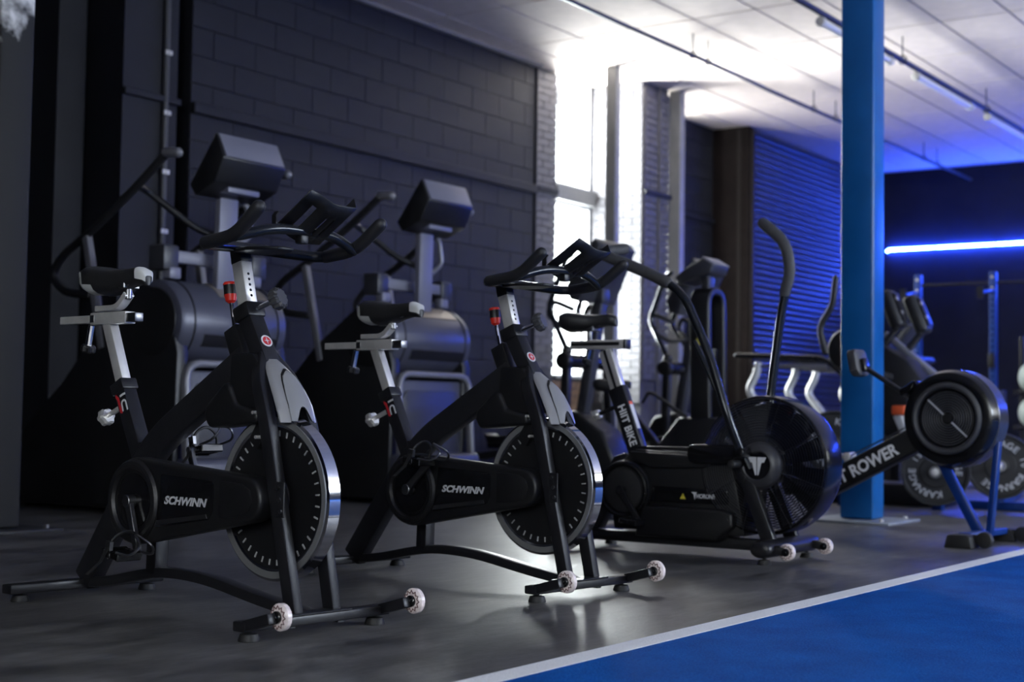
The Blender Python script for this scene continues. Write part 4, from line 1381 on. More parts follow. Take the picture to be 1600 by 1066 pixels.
# ------------------------------------------------------------------ rower
def rower(loc, yaw, label):
    t = thing('rowing_machine', label, 'rowing machine', loc, yaw)
    cy, cz = 0.165, 0.632
    hs = G().lathe([(0.14, -0.118), (0.2, -0.124), (0.232, -0.112), (0.246, -0.08), (0.246, 0.075), (0.23, 0.1), (0.001, 0.105), (0.001, -0.095), (0.14, -0.1)], (0, cy, cz), (1, 0, 0), 72, closed=True).obj('fan_housing', plastic_gl, t, ang=28)
    G().torus((-0.122, cy, cz), (1, 0, 0), 0.168, 0.016, 56, 8).obj('vent_ring', knob_m, hs)
    G().lathe([(0.2475, -0.06), (0.251, -0.055), (0.251, 0.06), (0.2475, 0.065)], (0, cy, cz), (1, 0, 0), 72).obj('rim_cover', pbr('satin grey rim', (0.07, 0.07, 0.078), 0.25, 0.4), t, ang=30)
    vr = G()
    for i in range(10):
        vr.torus((-0.105, cy, cz), (1, 0, 0), 0.035 + 0.0125 * i, 0.0042, 44, 6)
    o = vr.obj('vent_rings', knob_m, hs)
    o['kind'] = 'stuff'
    G().lathe([(0.001, -0.12), (0.022, -0.12), (0.028, -0.112), (0.028, -0.095), (0.001, -0.095)], (0, cy, cz), (1, 0, 0), 20).obj('vent_hub', plastic, hs)
    for a in (138, -42):
        d = V((0, math.cos(R(a)) * -1, math.sin(R(a))))
        d = V((0, -math.cos(R(a)), math.sin(R(a)))) if False else V((0, 0.74, 0.67)) * (1 if a > 0 else -1)
        G().bar(V((-0.11, cy, cz)) + d * 0.03, V((-0.11, cy, cz)) + d * 0.16, 0.006, 0.008).obj('vent_spoke', plate_pr, hs)
    G().prism([(0.36, 0.83), (0.4, 0.8), (0.44, 0.78), (0.43, 0.74), (0.36, 0.78)], 'x', -0.09, 0.06).obj('top_bracket', plastic_gl, t, bev=0.01)
    # slanted body and rail
    bd = G().bar((0, 0.33, 0.545), (0, 0.93, 0.235), 0.09, 0.128).obj('rail_beam', plastic, t, bev=0.014, seg=3)
    G().bar((0, 0.9, 0.255), (0, 1.22, 0.24), 0.08, 0.09).obj('rail_joint', frame_blk, t, bev=0.01)
    d = (V((0, 0.33, 0.545)) - V((0, 0.93, 0.235))).normalized()
    lettering('HIIT ROWER', 0.062, V((-0.0462, 0.675, 0.362)), d, V((0, -d.z, d.y)) * -1 if False else V((0, 0, 1)), white_br, bd, bold=0.045, width=0.47, label='white HIIT ROWER lettering')
    G().box((0, 1.75, 0.27), (0.07, 1.15, 0.06)).obj('monorail', steel_dk, t, bev=0.006)
    G().prism([(1.55, 0.33), (1.82, 0.33), (1.85, 0.37), (1.8, 0.385), (1.58, 0.38), (1.52, 0.36)], 'x', -0.15, 0.15).obj('seat', rubber, t, bev=0.014)
    G().bar((0, 2.25, 0.26), (0, 2.3, 0.04), 0.05, 0.05).box((0, 2.3, 0.025), (0.4, 0.06, 0.05)).obj('rear_leg', frame_blk, t, bev=0.006)
    for s in (-1, 1):
        G().prism([(1.0, 0.3), (1.05, 0.27), (1.24, 0.42), (1.2, 0.45)], 'x', s * 0.16 - 0.05, s * 0.16 + 0.05).obj('foot_rest', plastic, t, bev=0.006)
        G().bar((s * 0.04, 1.1, 0.27), (s * 0.16, 1.12, 0.33), 0.03, 0.03, (0, 1, 0)).obj('foot_bracket', frame_blk, t)
    # handle and chain
    G().tube([(-0.2, 0.83, 0.425), (-0.03, 0.8, 0.42), (0.03, 0.8, 0.42), (0.2, 0.83, 0.425)], 0.0165, 12, round_end=True).obj('pull_handle', pbr('pale handle grip', (0.4, 0.4, 0.4), 0.5), t, label='pale pull handle')
    G().box((0, 0.765, 0.415), (0.04, 0.035, 0.05)).box((0, 0.74, 0.385), (0.03, 0.05, 0.03)).obj('handle_hook', steel, t, bev=0.006)
    G().tube([(0, 0.76, 0.42), (0, 0.4, 0.6)], 0.004, 6).obj('chain', steel_dk, t)
    # monitor on its arm
    G().tube(rounded([(-0.02, 0.32, 0.69), (-0.02, 0.5, 0.8), (-0.02, 0.655, 0.895)], 0.05, 4), 0.0135, 10).obj('monitor_arm', frame_blk, t)
    rot = Matrix.Rotation(R(-12), 3, 'X')
    G().prism(circ(0, 0, 0.001, 0, 360, 3)[:3], 'y', 0, 0.001)
    pts = [(-0.05, -0.075), (0.05, -0.075), (0.075, -0.045), (0.075, 0.05), (0.055, 0.07), (-0.055, 0.07), (-0.075, 0.05), (-0.075, -0.045)]
    m = G().loft([[V((-0.02, 0.695, 0.925)) + rot @ V((a, b, c)) for a, c in pts] for b in (-0.02, 0.03)]).obj('monitor', knob_m, t, bev=0.01)
    G().box(V((-0.02, 0.695, 0.925)) + rot @ V((0, 0.031, 0.01)), (0.1, 0.003, 0.08), rot).obj('monitor_screen', screen_m, m)
    G().box(V((-0.02, 0.695, 0.925)) + rot @ V((0, -0.03, -0.02)), (0.06, 0.03, 0.07), rot).obj('monitor_mount', plastic_gl, m, bev=0.006)
    # front stand
    G().bar((0, 0.245, 0.42), (0, 0.045, 0.055), 0.04, 0.05).obj('stand_leg', rig_blue, t, bev=0.006)
    G().bar((0, -0.055, 0.52), (0, -0.01, 0.055), 0.045, 0.03).obj('stand_leg', rig_blue, t, bev=0.006)
    G().box((0, 0.02, 0.055), (0.5, 0.07, 0.03)).obj('stand_foot', rig_blue, t, bev=0.006)
    for s in (-1, 1):
        G().prism([(-0.05, 0), (0.09, 0), (0.075, 0.058), (0.06, 0.065), (-0.02, 0.065), (-0.04, 0.058)], 'x', s * 0.29 - 0.055, s * 0.29 + 0.055).obj('rubber_foot', rubber, t, bev=0.006)
        G().cyl((s * 0.26 - 0.02, -0.085, 0.042), (s * 0.26 + 0.02, -0.085, 0.042), 0.04, n=20).obj('transport_roller', rubber, t, bev=0.006)
        G().bar((s * 0.26, -0.085, 0.042), (s * 0.26, -0.03, 0.05), 0.03, 0.03).obj('roller_fork', rubber, t)
    return t


rower((7.45, 2.27, 0), -R(4), 'black rowing machine with blue front stand beside the blue column')
# ------------------------------------------------------------------ stair climbers
def stair_climber(loc, label):
    t = thing('stair_climber', label, 'stair climber', loc, 0, 'stair climbers along the block wall')
    dy, dz, r = 0.22, 1.13, 0.25
    d = G().lathe([(0.001, -0.44), (0.21, -0.44), (0.235, -0.43), (r, -0.4), (r, 0.38), (0.235, 0.42), (0.21, 0.43), (0.001, 0.43)], (0, dy, dz), (1, 0, 0), 48).obj('drum', drum_m, t, ang=40)
    G().cyl((-0.448, dy, dz), (-0.43, dy, dz), 0.2, n=40).obj('drum_end', plastic, d, bev=0.006)
    G().torus((-0.34, dy, dz), (1, 0, 0), r + 0.001, 0.006, 48, 6).obj('drum_seam', plastic, d)
    G().torus((0.34, dy, dz), (1, 0, 0), r + 0.001, 0.006, 48, 6).obj('drum_seam', plastic, d)
    gro = []
    for a in (196, 205, 214):
        gro.append((dy + math.cos(R(a)) * (r + 0.004), dz + math.sin(R(a)) * (r + 0.004)))
    for a in (214, 205, 196):
        gro.append((dy + math.cos(R(a)) * (r - 0.01), dz + math.sin(R(a)) * (r - 0.01)))
    G().prism(gro, 'x', -0.26, 0.34).obj('drum_groove', plastic, d, bev=0.002, seg=1)
    top = []
    for a in (140, 122, 104):
        top.append((dy + math.cos(R(a)) * (r + 0.006), dz + math.sin(R(a)) * (r + 0.006)))
    for a in (104, 122, 140):
        top.append((dy + math.cos(R(a)) * (r - 0.01), dz + math.sin(R(a)) * (r - 0.01)))
    G().prism(top, 'x', -0.1, 0.3).obj('drum_top_plate', bronze_m, d)
    for sx in (-1, 1):
        x0 = sx * 0.4
        G().prism([(0.02, 0.03), (1.5, 0.03), (1.62, 0.12), (1.5, 0.4), (1.02, 0.78), (0.72, 1.08), (0.32, 1.36), (0.1, 1.3), (0.0, 0.95)], 'x', x0 - 0.045, x0 + 0.045).obj('side_panel', plastic, t, bev=0.015)
    for k in range(5):
        y0, z0 = 0.5 + 0.24 * k, 0.95 - 0.2 * k
        G().box((0, y0 + 0.1, z0), (0.7, 0.24, 0.03)).box((0, y0, z0 - 0.1), (0.7, 0.02, 0.2)).obj('step', rubber, t)
    arch = rounded([(-0.385, -0.05, 0.1), (-0.385, 0.0, 0.89), (0.415, 0.0, 0.89), (0.415, -0.05, 0.1)], 0.12, 7)
    G().sweep(arch, 0.06, 0.045, (0, 1, 0.05)).obj('front_arch', silver_tr, t, bev=0.018, seg=3)
    G().box((0.015, 0.05, 0.47), (0.74, 0.05, 0.76)).obj('front_panel', panel_m, t, bev=0.02)
    G().prism(rrect(-0.3, 0.16, 0.33, 0.78, 0.07), 'y', 0.012, 0.03).obj('panel_inset', console_m, t, bev=0.004)
    G().prism([(-0.43, 0.34), (0.46, 0.34), (0.46, 0.06), (-0.43, 0.06)], 'y', -0.1, 0.1).obj('front_bumper', drum_m, t, bev=0.04, seg=3)
    for sx in (-1, 1):
        G().cyl((sx * 0.34 - 0.03, -0.06, 0.055), (sx * 0.34 + 0.03, -0.06, 0.055), 0.055, n=22).obj('caster_wheel', rubber, t, bev=0.01)
        G().prism(circ(-0.06, 0.055, 0.075, 0, 180, 8), 'x', sx * 0.34 - 0.045, sx * 0.34 + 0.045).obj('caster_cover', silver_tr, t, bev=0.004)
    # mast, console, pods
    G().bar((0.0, 0.1, 1.34), (0.0, 0.09, 1.92), 0.15, 0.05).obj('mast', console_lt, t, bev=0.01)
    c = G().prism([(-0.075, 2.245), (-0.145, 2.09), (-0.075, 1.95), (0.09, 1.88), (0.14, 1.95)], 'x', -0.26, 0.26).obj('console', plastic, t, bev=0.012)
    G().prism([(-0.081, 2.24), (-0.15, 2.1), (-0.14, 2.095), (-0.072, 2.235)], 'x', -0.24, 0.24).obj('console_crest', console_lt, c, bev=0.003)  # upper face paler, shell darker: light and shade put into the colours
    G().prism([(-0.06, 2.222), (0.13, 1.975), (0.136, 1.98), (-0.054, 2.227)], 'x', -0.22, 0.22).obj('console_screen', screen_m, c)
    G().box((0, -0.015, 1.925), (0.26, 0.08, 0.035)).obj('console_neck', console_lt, t, bev=0.008)
    G().tube(rounded([(0.1, 0.12, 1.93), (0.2, 0.12, 1.88), (0.24, 0.12, 1.7), (0.12, 0.12, 1.62)], 0.05, 4), 0.018, 8).obj('console_handle', silver_tr, t)
    G().box((0, 0.2, 1.52), (0.66, 0.05, 0.075)).obj('control_bar', console_lt, t, bev=0.01)
    for sx in (-1, 1):
        G().box((sx * 0.36, 0.23, 1.51), (0.12, 0.14, 0.15)).obj('control_pod', console_m, t, bev=0.015)
        G().box((sx * 0.33, 0.19, 1.42), (0.09, 0.07, 0.07)).obj('control_pod', console_lt, t, bev=0.012)
        x = sx * 0.45
        pts = rounded([(x, 0.12, 2.11), (x, 0.371, 1.936), (x, 0.734, 1.712), (x, 1.05, 1.55), (x, 1.14, 1.43), (x, 1.02, 1.33), (x, 0.78, 1.3)], [0, 0.1, 0.1, 0.1, 0.09, 0.1, 0], 6)
        G().tube(pts, 0.026, 10, round_end=True).obj('handrail', grip_m, t)
        G().tube([(x, 0.03, 2.1), (x, 0.13, 2.108)], 0.03, 10, round_end=True).obj('handrail_tip', silver_tr, t)
        G().bar((x, 0.82, 1.68), (x * 0.96, 0.66, 0.98), 0.05, 0.045, (0, 1, 0)).obj('handrail_post', silver_tr, t, bev=0.006)
        G().tube(rounded([(x, 0.371, 1.936), (x * 0.75, 0.41, 1.92), (x * 0.3, 0.22, 1.71), (0, 0.12, 1.65)], 0.08, 5), 0.022, 10).obj('inner_handle', frame_blk, t)
    return t


sc = stair_climber((6.18, 6.35, 0), 'dark stair climber behind the nearest spin bike, left of the other climber')
dup(sc, (8.1, 6.35, 0), 0, 'dark stair climber behind the second spin bike, right of the other climber', 'stair climbers along the block wall')

# ------------------------------------------------------------------ ellipticals
def elliptical(loc, label):
    t = thing('elliptical_trainer', label, 'elliptical trainer', loc, 0, 'elliptical trainers under the bright window')
    G().bar((0, 0.12, 0.3), (0, -0.1, 1.62), 0.1, 0.085).obj('mast', console_m, t, bev=0.012)
    c = G().prism([(-0.2, 1.99), (0.06, 1.62), (0.02, 1.52), (-0.06, 1.5), (-0.25, 1.93)], 'x', -0.29, 0.26).obj('console', console_m, t, bev=0.012)
    G().prism([(-0.256, 1.925), (-0.24, 1.955), (-0.09, 1.57), (-0.075, 1.53)], 'x', -0.27, 0.24).obj('console_back', console_m, c, bev=0.003)
    G().prism([(-0.18, 1.975), (0.04, 1.68), (0.046, 1.684), (-0.174, 1.979)], 'x', -0.24, 0.18).obj('console_screen', screen_m, c)
    G().box((0, -0.09, 1.56), (0.12, 0.1, 0.12)).obj('console_neck', console_m, t, bev=0.015)
    G().cyl((-0.36, 0.03, 1.04), (0.36, 0.03, 1.04), 0.055, n=24).obj('pivot_axle', plastic_gl, t, bev=0.015)
    G().cyl((-0.375, 0.03, 1.04), (-0.3, 0.03, 1.04), 0.066, n=24).cyl((0.3, 0.03, 1.04), (0.375, 0.03, 1.04), 0.066, n=24).obj('pivot_caps', plastic, t, bev=0.015)['kind'] = 'stuff'
    for s in (-1, 1):
        x = s * 0.3
        k = 0.12 if s > 0 else 0.0
        G().tube(rounded([(x, 0.03, 1.06), (x, 0.03 + k * .3, 1.12), (x, 0.21 + k, 1.46), (x, 0.05 + k, 1.84), (x, 0.0 + k, 1.865)], [0, 0.05, 0.06, 0.04, 0], 5), 0.021, 10, round_end=True).obj('moving_handle', bar_m, t)
        G().sphere((x, 0.03, 1.12), 0.042).obj('handle_boss', plastic, t)
        G().bar((x, 0.03, 1.0), (x, 0.05 - k * .5, 0.42), 0.06, 0.07).obj('swing_leg', frame_blk, t, bev=0.012)
        G().cyl((x - 0.05, 0.05 - k * .5, 0.38), (x + 0.05, 0.05 - k * .5, 0.38), 0.075, n=24).obj('leg_joint', plastic_gl, t, bev=0.012)
        G().bar((x, 0.05 - k * .5, 0.38), (x, 1.2, 0.3 + s * 0.06), 0.05, 0.06).obj('pedal_arm', frame_blk, t, bev=0.008)
        G().prism([(0.38, 0.43 + s * 0.03), (0.72, 0.42 + s * 0.03), (0.76, 0.5 + s * 0.03), (0.72, 0.48 + s * 0.03), (0.4, 0.49 + s * 0.03), (0.34, 0.54 + s * 0.03)], 'x', x - 0.085, x + 0.085).obj('foot_plate', plastic, t, bev=0.008)
        G().tube(rounded([(s * 0.06, -0.02, 1.3), (s * 0.22, 0.06, 1.27), (s * 0.27, 0.24, 1.4), (s * 0.27, 0.2, 1.52), (s * 0.2, 0.05, 1.45)], 0.06, 5), 0.019, 10, round_end=True).obj('fixed_handle', grip_m, t)
    G().prism([(-0.3, 0.04), (0.5, 0.04), (0.46, 0.3), (0.25, 0.62), (0.05, 0.66), (-0.2, 0.5), (-0.32, 0.25)], 'x', -0.15, 0.15).obj('drive_cover', plastic, t, bev=0.03, seg=3)
    G().box((0, 0.8, 0.05), (0.16, 1.7, 0.06)).obj('base_rail', frame_blk, t, bev=0.01)
    for y in (-0.15, 1.6):
        G().box((0, y, 0.035), (0.66, 0.08, 0.07)).obj('base_foot', plastic, t, bev=0.01)
    G().prism([(1.25, 0.05), (1.7, 0.05), (1.72, 0.35), (1.6, 0.5), (1.38, 0.48), (1.25, 0.3)], 'x', -0.2, 0.2).obj('rear_crank_cover', plastic, t, bev=0.03)
    return t


el = elliptical((9.8, 6.1, 0), 'black elliptical trainer behind the second spin bike, against the bright window')
dup(el, (11.4, 6.1, 0), 0, 'black elliptical trainer behind the air bike seat, in front of the brick pier', 'elliptical trainers under the bright window')

# ------------------------------------------------------------------ upright trainer with a looped mast
t = thing('upright_trainer', 'black upright trainer with a looped mast, cup holder and warning triangle', 'exercise machine', (9.18, 4.75, 0))
loop = rounded([(-0.115, -0.02, 0.3), (-0.115, 0.0, 1.5), (0.115, 0.0, 1.5), (0.115, -0.02, 0.3)], [0, 0.115, 0.115, 0], 10)
G().sweep(loop, 0.15, 0.055, (0, 1, 0)).obj('mast_loop', plastic, t, bev=0.014, seg=3, ang=45)
c = G().prism([(-0.02, 1.73), (-0.1, 1.68), (-0.08, 1.62), (0.02, 1.6), (0.16, 1.55), (0.2, 1.6), (0.12, 1.66)], 'x', -0.13, 0.13).obj('console', console_m, t, bev=0.012)
G().prism([(-0.018, 1.742), (-0.108, 1.686), (-0.1, 1.675), (-0.01, 1.728)], 'x', -0.12, 0.12).obj('console_lid', console_lt, c, bev=0.003)
G().box((0, 0.0, 1.56), (0.1, 0.06, 0.14)).obj('console_neck', console_m, t, bev=0.01)
G().lathe([(0.055, 0), (0.062, 0.1), (0.066, 0.28), (0.06, 0.28), (0.056, 0.1), (0.05, 0.01), (0.001, 0.01), (0.001, 0)], (0.02, 0.0, 0.82), (0, 0, 1), 24).obj('cup_holder', plastic_gl, t)
G().prism([(-0.02, 1.12), (0.035, 1.12), (0.008, 1.17)], 'x', -0.1445, -0.1435).obj('warning_mark', yellow_pr, t, smooth=False, label='small yellow warning triangle')
G().prism([(-0.3, 0.02), (0.4, 0.02), (0.42, 0.3), (0.15, 0.62), (-0.15, 0.62), (-0.32, 0.3)], 'x', -0.16, 0.16).obj('drive_cover', plastic, t, bev=0.03)
G().bar((0, 0.3, 0.3), (0, 0.75, 0.8), 0.05, 0.06).obj('seat_tube', frame_blk, t, bev=0.008)
for y in (-0.28, 0.95):
    G().box((0, y, 0.03), (0.6, 0.08, 0.06)).obj('base_foot', frame_blk, t, bev=0.01)
G().box((0, 0.35, 0.06), (0.08, 1.25, 0.06)).obj('base_rail', frame_blk, t, bev=0.01)
saddle(t, 0.62, 0.9, 0.88, 0.09, grey=False)
G().tube(rounded([(-0.12, 0.1, 0.62), (-0.2, 0.35, 0.8), (-0.12, 0.45, 0.72)], 0.05, 4), 0.012, 8).obj('cable_guide', cable_m, t)

# ------------------------------------------------------------------ curved treadmills
def treadmill(loc, label):
    t = thing('curved_treadmill', label, 'treadmill', loc, 0, 'curved treadmills by the shutter')
    for s in (-1, 1):
        x = s * 0.38
        G().tube(rounded([(x, 0.5, 1.09), (x, -0.28, 1.06), (x, -0.75, 0.62), (x, -0.85, 0.3)], [0, 0.1, 0.12, 0], 5), 0.022, 10, round_end=True).obj('handrail', bar_m, t)
        G().bar((x, 0.36, 1.0), (x, -0.3, 0.99), 0.03, 0.035).obj('silver_rail', silver_tr, t, bev=0.006)
        for y0 in (0.3,):
            G().tube(rounded([(x, y0, 1.03), (x, y0 + 0.02, 0.93), (x, y0 + 0.1, 0.8), (x, y0 - 0.04, 0.64), (x, y0 - 0.3, 0.25)], 0.09, 6), 0.032, 12).obj('curved_post', white_tube, t)
        prof = [(1.0, 0.5), (0.7, 0.3), (0.3, 0.2), (-0.2, 0.19), (-0.6, 0.24), (-0.95, 0.36), (-0.98, 0.2), (-0.8, 0.06), (0.8, 0.06), (1.02, 0.3)]
        G().prism(prof, 'x', x - 0.05, x + 0.05).obj('side_cover', plastic, t, bev=0.015)
        G().box((x, 0.0, 0.03), (0.1, 0.3, 0.06)).obj('base_foot', rubber, t)
    bel = [(0.95, 0.5), (0.68, 0.32), (0.3, 0.23), (-0.2, 0.22), (-0.58, 0.27), (-0.92, 0.39)]
    rs = []
    n = 26
    for i in range(n):
        u = i / (n - 1) * (len(bel) - 1)
        k = min(int(u), len(bel) - 2)
        f = u - k
        y, z = bel[k][0] * (1 - f) + bel[k + 1][0] * f, bel[k][1] * (1 - f) + bel[k + 1][1] * f
        G().box((0, y, z), (0.66, 0.062, 0.02)).obj('belt_slat', rubber, t, smooth=False)
    G().bar((0, -0.32, 1.03), (0, -0.5, 1.12), 0.76, 0.05).obj('cross_bar', plastic, t, bev=0.01)
    G().bar((0, -0.36, 1.08), (0, -0.42, 1.22), 0.1, 0.04).obj('console_neck', console_lt, t, bev=0.008)
    c = G().prism([(-0.46, 1.42), (-0.26, 1.16), (-0.3, 1.13), (-0.5, 1.38)], 'x', -0.2, 0.2).obj('console', console_m, t, bev=0.01)
    G().prism([(-0.446, 1.41), (-0.27, 1.18), (-0.264, 1.184), (-0.44, 1.414)], 'x', -0.17, 0.17).obj('console_screen', screen_m, c)
    return t


tm = treadmill((12.26, 5.3, 0), 'curved treadmill with white posts and dark rails, nearest the air bike fan')
tm.scale = (1.08, 1.08, 1.08)
dup(tm, (13.55, 5.3, 0), 0, 'curved treadmill with white posts, second one, mostly behind the blue column', 'curved treadmills by the shutter')

# ------------------------------------------------------------------ plate loaded press with roller pads, behind the blue column
t = thing('plate_loaded_press', 'black and silver press machine with padded rests behind the blue column', 'weight machine', (10.25, 3.9, 0))
def pad(c, rot, d=(0.16, 0.3, 0.075)):
    return rot, c
for (cx_, cy_, cz_) in ((0.16, -0.04, 1.43), (0.31, -0.17, 1.40)):
    rot = Matrix.Rotation(R(-22), 3, 'X')
    p = G().box((cx_, cy_, cz_), (0.17, 0.1, 0.3), rot).obj('shoulder_pad', pad_m, t, bev=0.035, seg=4)
    G().box(V((cx_, cy_, cz_)) + rot @ V((0, -0.058, 0)), (0.1, 0.016, 0.22), rot).obj('pad_plate', frame_blk, p, bev=0.004)
    for dz in (-0.05, 0.06):
        G().cyl(V((cx_, cy_, cz_)) + rot @ V((-0.04, -0.062, dz)), V((cx_, cy_, cz_)) + rot @ V((-0.04, -0.075, dz)), 0.014, n=8).obj('bolt', steel, p)
    G().bar((cx_, cy_ - 0.06, cz_ - 0.1), (cx_ - 0.08, cy_ + 0.16, cz_ - 0.4), 0.045, 0.045).obj('pad_arm', frame_blk, t, bev=0.005)
G().bar((0.22, 0.05, 1.26), (0.36, -0.5, 0.78), 0.06, 0.05).obj('carriage_rail', silver_tr, t, bev=0.008)
G().bar((-0.12, 0.15, 1.0), (0.34, -0.48, 0.8), 0.05, 0.06, (0, 0, 1)).obj('carriage_beam', frame_blk, t, bev=0.008)
G().prism([(0.3, 0.9), (0.05, 1.2), (-0.2, 1.05), (-0.45, 0.7), (-0.4, 0.5), (0.2, 0.5)], 'x', 0.02, 0.36).obj('carriage', plastic, t, bev=0.03)
G().lathe([(0.001, -0.03), (0.12, -0.03), (0.14, 0), (0.12, 0.03), (0.001, 0.03)], (0.2, -0.05, 0.98), (1, 0, 0), 28).obj('pulley', steel_dk, t)
G().lathe([(0.001, -0.08), (0.15, -0.08), (0.17, -0.05), (0.17, 0.05), (0.15, 0.08), (0.001, 0.08)], (0.2, 0.3, 1.14), (1, 0, 0), 32).obj('side_drum', plastic, t)
G().tube(rounded([(-0.06, 0.32, 1.66), (-0.06, 0.34, 1.46), (-0.06, 0.45, 1.3), (-0.06, 0.4, 1.12)], 0.07, 5), 0.024, 10, round_end=True).obj('lever_arm', grip_m, t)
G().bar((-0.05, -0.15, 0.66), (-0.01, -0.24, 0.42), 0.06, 0.06).obj('white_strut', white_tube, t, bev=0.006)
G().box((-0.05, -0.17, 0.69), (0.1, 0.1, 0.07)).obj('orange_stop', orange_m, t, bev=0.012)
G().bar((-0.02, -0.17, 0.5), (0.04, -0.26, 0.1), 0.07, 0.06).obj('blue_leg', rig_blue, t, bev=0.006)
G().box((0.3, 0.1, 0.08), (0.5, 1.0, 0.16)).obj('base_box', plastic, t, bev=0.02)
for sx in (0.0, 0.6):
    G().box((sx, 0.1, 0.3), (0.07, 0.07, 0.6)).obj('upright', frame_blk, t, bev=0.006)

# ------------------------------------------------------------------ bumper plates on a blue storage frame
def bumper_plate(c, label, word_a, small):
    t = thing('bumper_plate', label, 'weight plate', c, R(16), 'black bumper plates with white lettering')
    r, h = 0.225, 0.04
    p = G().lathe([(0.026, -h), (0.05, -h), (0.056, -h + 0.006), (0.1, -h + 0.006), (0.105, -h + 0.012), (0.2, -h + 0.012), (0.208, -h), (0.222, -h), (r, -h + 0.01), (r, h - 0.01), (0.222, h), (0.05, h), (0.026, h)], (0, 0, 0), (1, 0, 0), 56, closed=True).obj('disc', bumper, t, ang=30)
    G().lathe([(0.025, -h - 0.002), (0.038, -h - 0.002), (0.04, -h + 0.004), (0.04, h - 0.004), (0.025, h)], (0, 0, 0), (1, 0, 0), 28, closed=True).obj('steel_ring', steel_dk, t)
    ring_text('KARNAGE', 0.044, 0.148, word_a, 17, (-h + 0.0105, 0, 0), (0, -1, 0), (0, 0, 1), plate_pr, t, 0.035)
    ring_text('KARNAGE', 0.044, 0.148, word_a + 180, 17, (-h + 0.0105, 0, 0), (0, -1, 0), (0, 0, 1), plate_pr, t, 0.035)
    ring_text(small, 0.036, 0.15, word_a + 132, 15, (-h + 0.0105, 0, 0), (0, -1, 0), (0, 0, 1), plate_pr, t, 0.03)
    return t


for (bx, by, bz) in ((-0.56, -0.6, 0.275), (-0.77, 0.03, 0.454)):
    G().cyl((bx - 0.09, by - 0.026, bz), (-0.2, by + (bx * -1 - 0.2) * 0.287, bz), 0.024, n=18).obj('plate_horn', steel, t, bev=0.004)
    G().bar((-0.2, by + (bx * -1 - 0.2) * 0.287, 0.0), (-0.2, by + (bx * -1 - 0.2) * 0.287, bz + 0.06), 0.07, 0.07).obj('horn_post', rig_blue, t, bev=0.005)
bumper_plate((9.69, 3.30, 0.275), 'black lettered bumper plate below the rower fan, on the press horn', 170, '15 KG')
bumper_plate((9.48, 3.93, 0.454), 'black lettered bumper plate left of the blue column, behind the air bike fan', 10, '20 KG')
rk = thing('plate_rack', 'low blue steel plate rack on the floor behind the rower front legs', 'rack', (10.4, 3.08, 0))
G().bar((-0.05, 0.0, 0.05), (2.2, 0.5, 0.05), 0.08, 0.08, (0, 0, 1)).obj('base_beam', rig_blue, rk, bev=0.006)
G().box((0.0, 0.0, 0.03), (0.1, 0.5, 0.06)).obj('base_foot', rig_blue, rk, bev=0.006)
G().box((0.0, 0.0, 0.28), (0.07, 0.07, 0.52)).obj('upright', rig_blue, rk, bev=0.005)
G().cyl((-0.02, 0.0, 0.317), (-0.36, -0.098, 0.317), 0.024, n=18).obj('sleeve', steel, rk, bev=0.004)
G().bar((0.9, 0.15, 0.08), (0.02, 0.0, 0.5), 0.06, 0.05).obj('brace', rig_blue, rk, bev=0.006)
bumper_plate((10.13, 3.0, 0.317), 'black lettered bumper plate behind the rower front legs, on the low blue rack', 300, '10 KG')

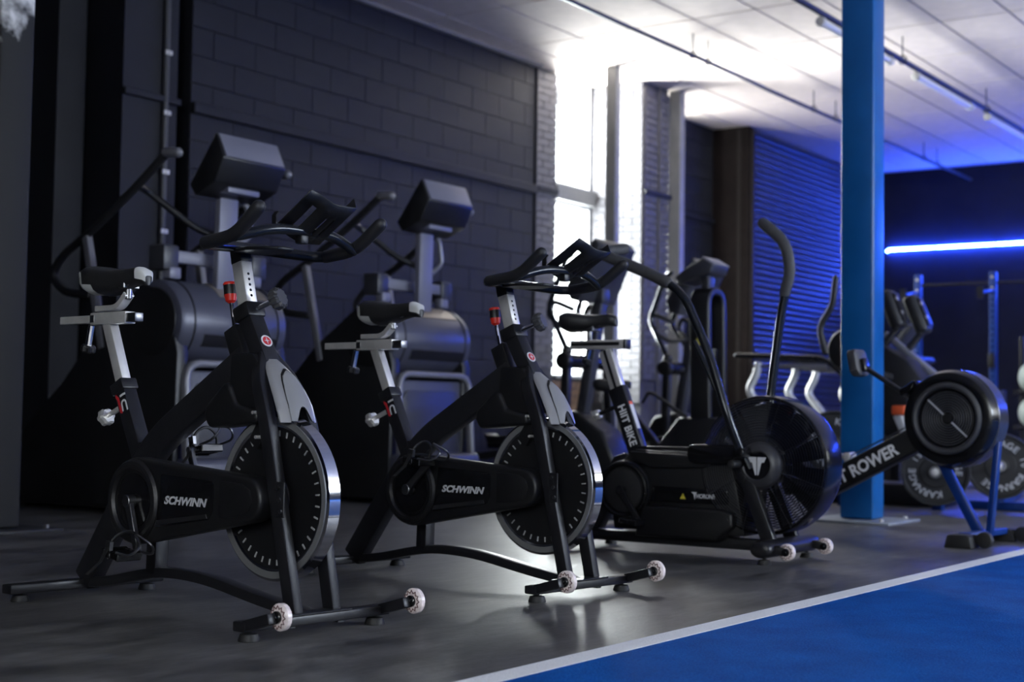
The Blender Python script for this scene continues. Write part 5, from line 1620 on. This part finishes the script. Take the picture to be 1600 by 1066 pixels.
# ------------------------------------------------------------------ squat rig against the back wall
t = thing('squat_rig', 'blue squat rig with pull up bars before the dark back wall', 'rig', (16.1, 5.1, 0))
ys = (0.58, -0.26, -1.1)
for y in ys:
    u = G().box((0, y, 1.13), (0.075, 0.075, 2.26)).obj('upright', rig_blue, t, bev=0.006)
    hl = G()
    for k in range(30):
        hl.cyl((-0.0382, y, 0.2 + 0.065 * k), (-0.0372, y, 0.2 + 0.065 * k), 0.011, n=8)
    o = hl.obj('pin_holes', screen_m, u, smooth=False)
    o['kind'] = 'stuff'
    G().box((0, y, 0.006), (0.2, 0.2, 0.012)).obj('foot_plate', rig_blue, u)
    for dz in (2.08, 2.2):
        G().cyl((-0.0375, y, dz), (-0.052, y, dz), 0.016, n=8).obj('bolt', steel, u)
    G().cyl((0, y, 2.06), (-0.65, y - 0.06, 1.98), 0.018, n=10).obj('bar_arm', rig_blue, t)
    G().box((-0.66, y - 0.06, 1.98), (0.012, 0.07, 0.13)).obj('arm_plate', frame_blk, t)
for a, b in ((0, 1), (1, 2)):
    G().cyl((0, ys[a], 2.14), (0, ys[b], 2.14), 0.016, n=10).obj('pull_up_bar', frame_blk, t)
G().box((-0.06, -0.26, 1.28), (0.06, 0.07, 0.16)).obj('bar_catch', plastic, t, bev=0.008)
G().box((-0.1, -0.34, 0.86), (0.16, 0.14, 0.2)).obj('safety_block', console_m, t, bev=0.01)

# wall balls on a slim rack at the right edge
rk = thing('ball_rack', 'slim dark rack holding pale wall balls at the right edge', 'rack', (15.25, 4.1, 0))
for y in (0.22, -0.75):
    G().box((0.1, y, 0.75), (0.05, 0.05, 1.5)).obj('upright', frame_blk, rk, bev=0.004)
for z in (0.56, 0.92):
    for x in (-0.11, 0.11):
        G().cyl((x, 0.25, z), (x, -0.78, z), 0.014, n=8).obj('rail', frame_blk, rk)
    for y in (0.22, -0.75):
        G().bar((-0.12, y, z), (0.12, y, z), 0.03, 0.03, (0, 1, 0)).obj('bracket', frame_blk, rk)
    G().box((0, 0.25, z), (0.25, 0.012, 0.05)).obj('end_stop', frame_blk, rk)
for z, nm in ((0.56, 'lower'), (0.92, 'upper')):
    t = thing('wall_ball', 'pale grey green wall ball on the %s shelf of the slim rack' % nm, 'ball', (15.25, 4.16, z + 0.155), 0, 'pale wall balls')
    b = G().sphere((0, 0, 0), 0.17, u=28, v=18).obj('cover', ball_m, t, ang=60)
    G().torus((0, 0, 0), (0, 0, 1), 0.17, 0.002, 40, 4).torus((0, 0, 0), (1, 0, 0), 0.17, 0.002, 40, 4).obj('seam', grey_pr, t)
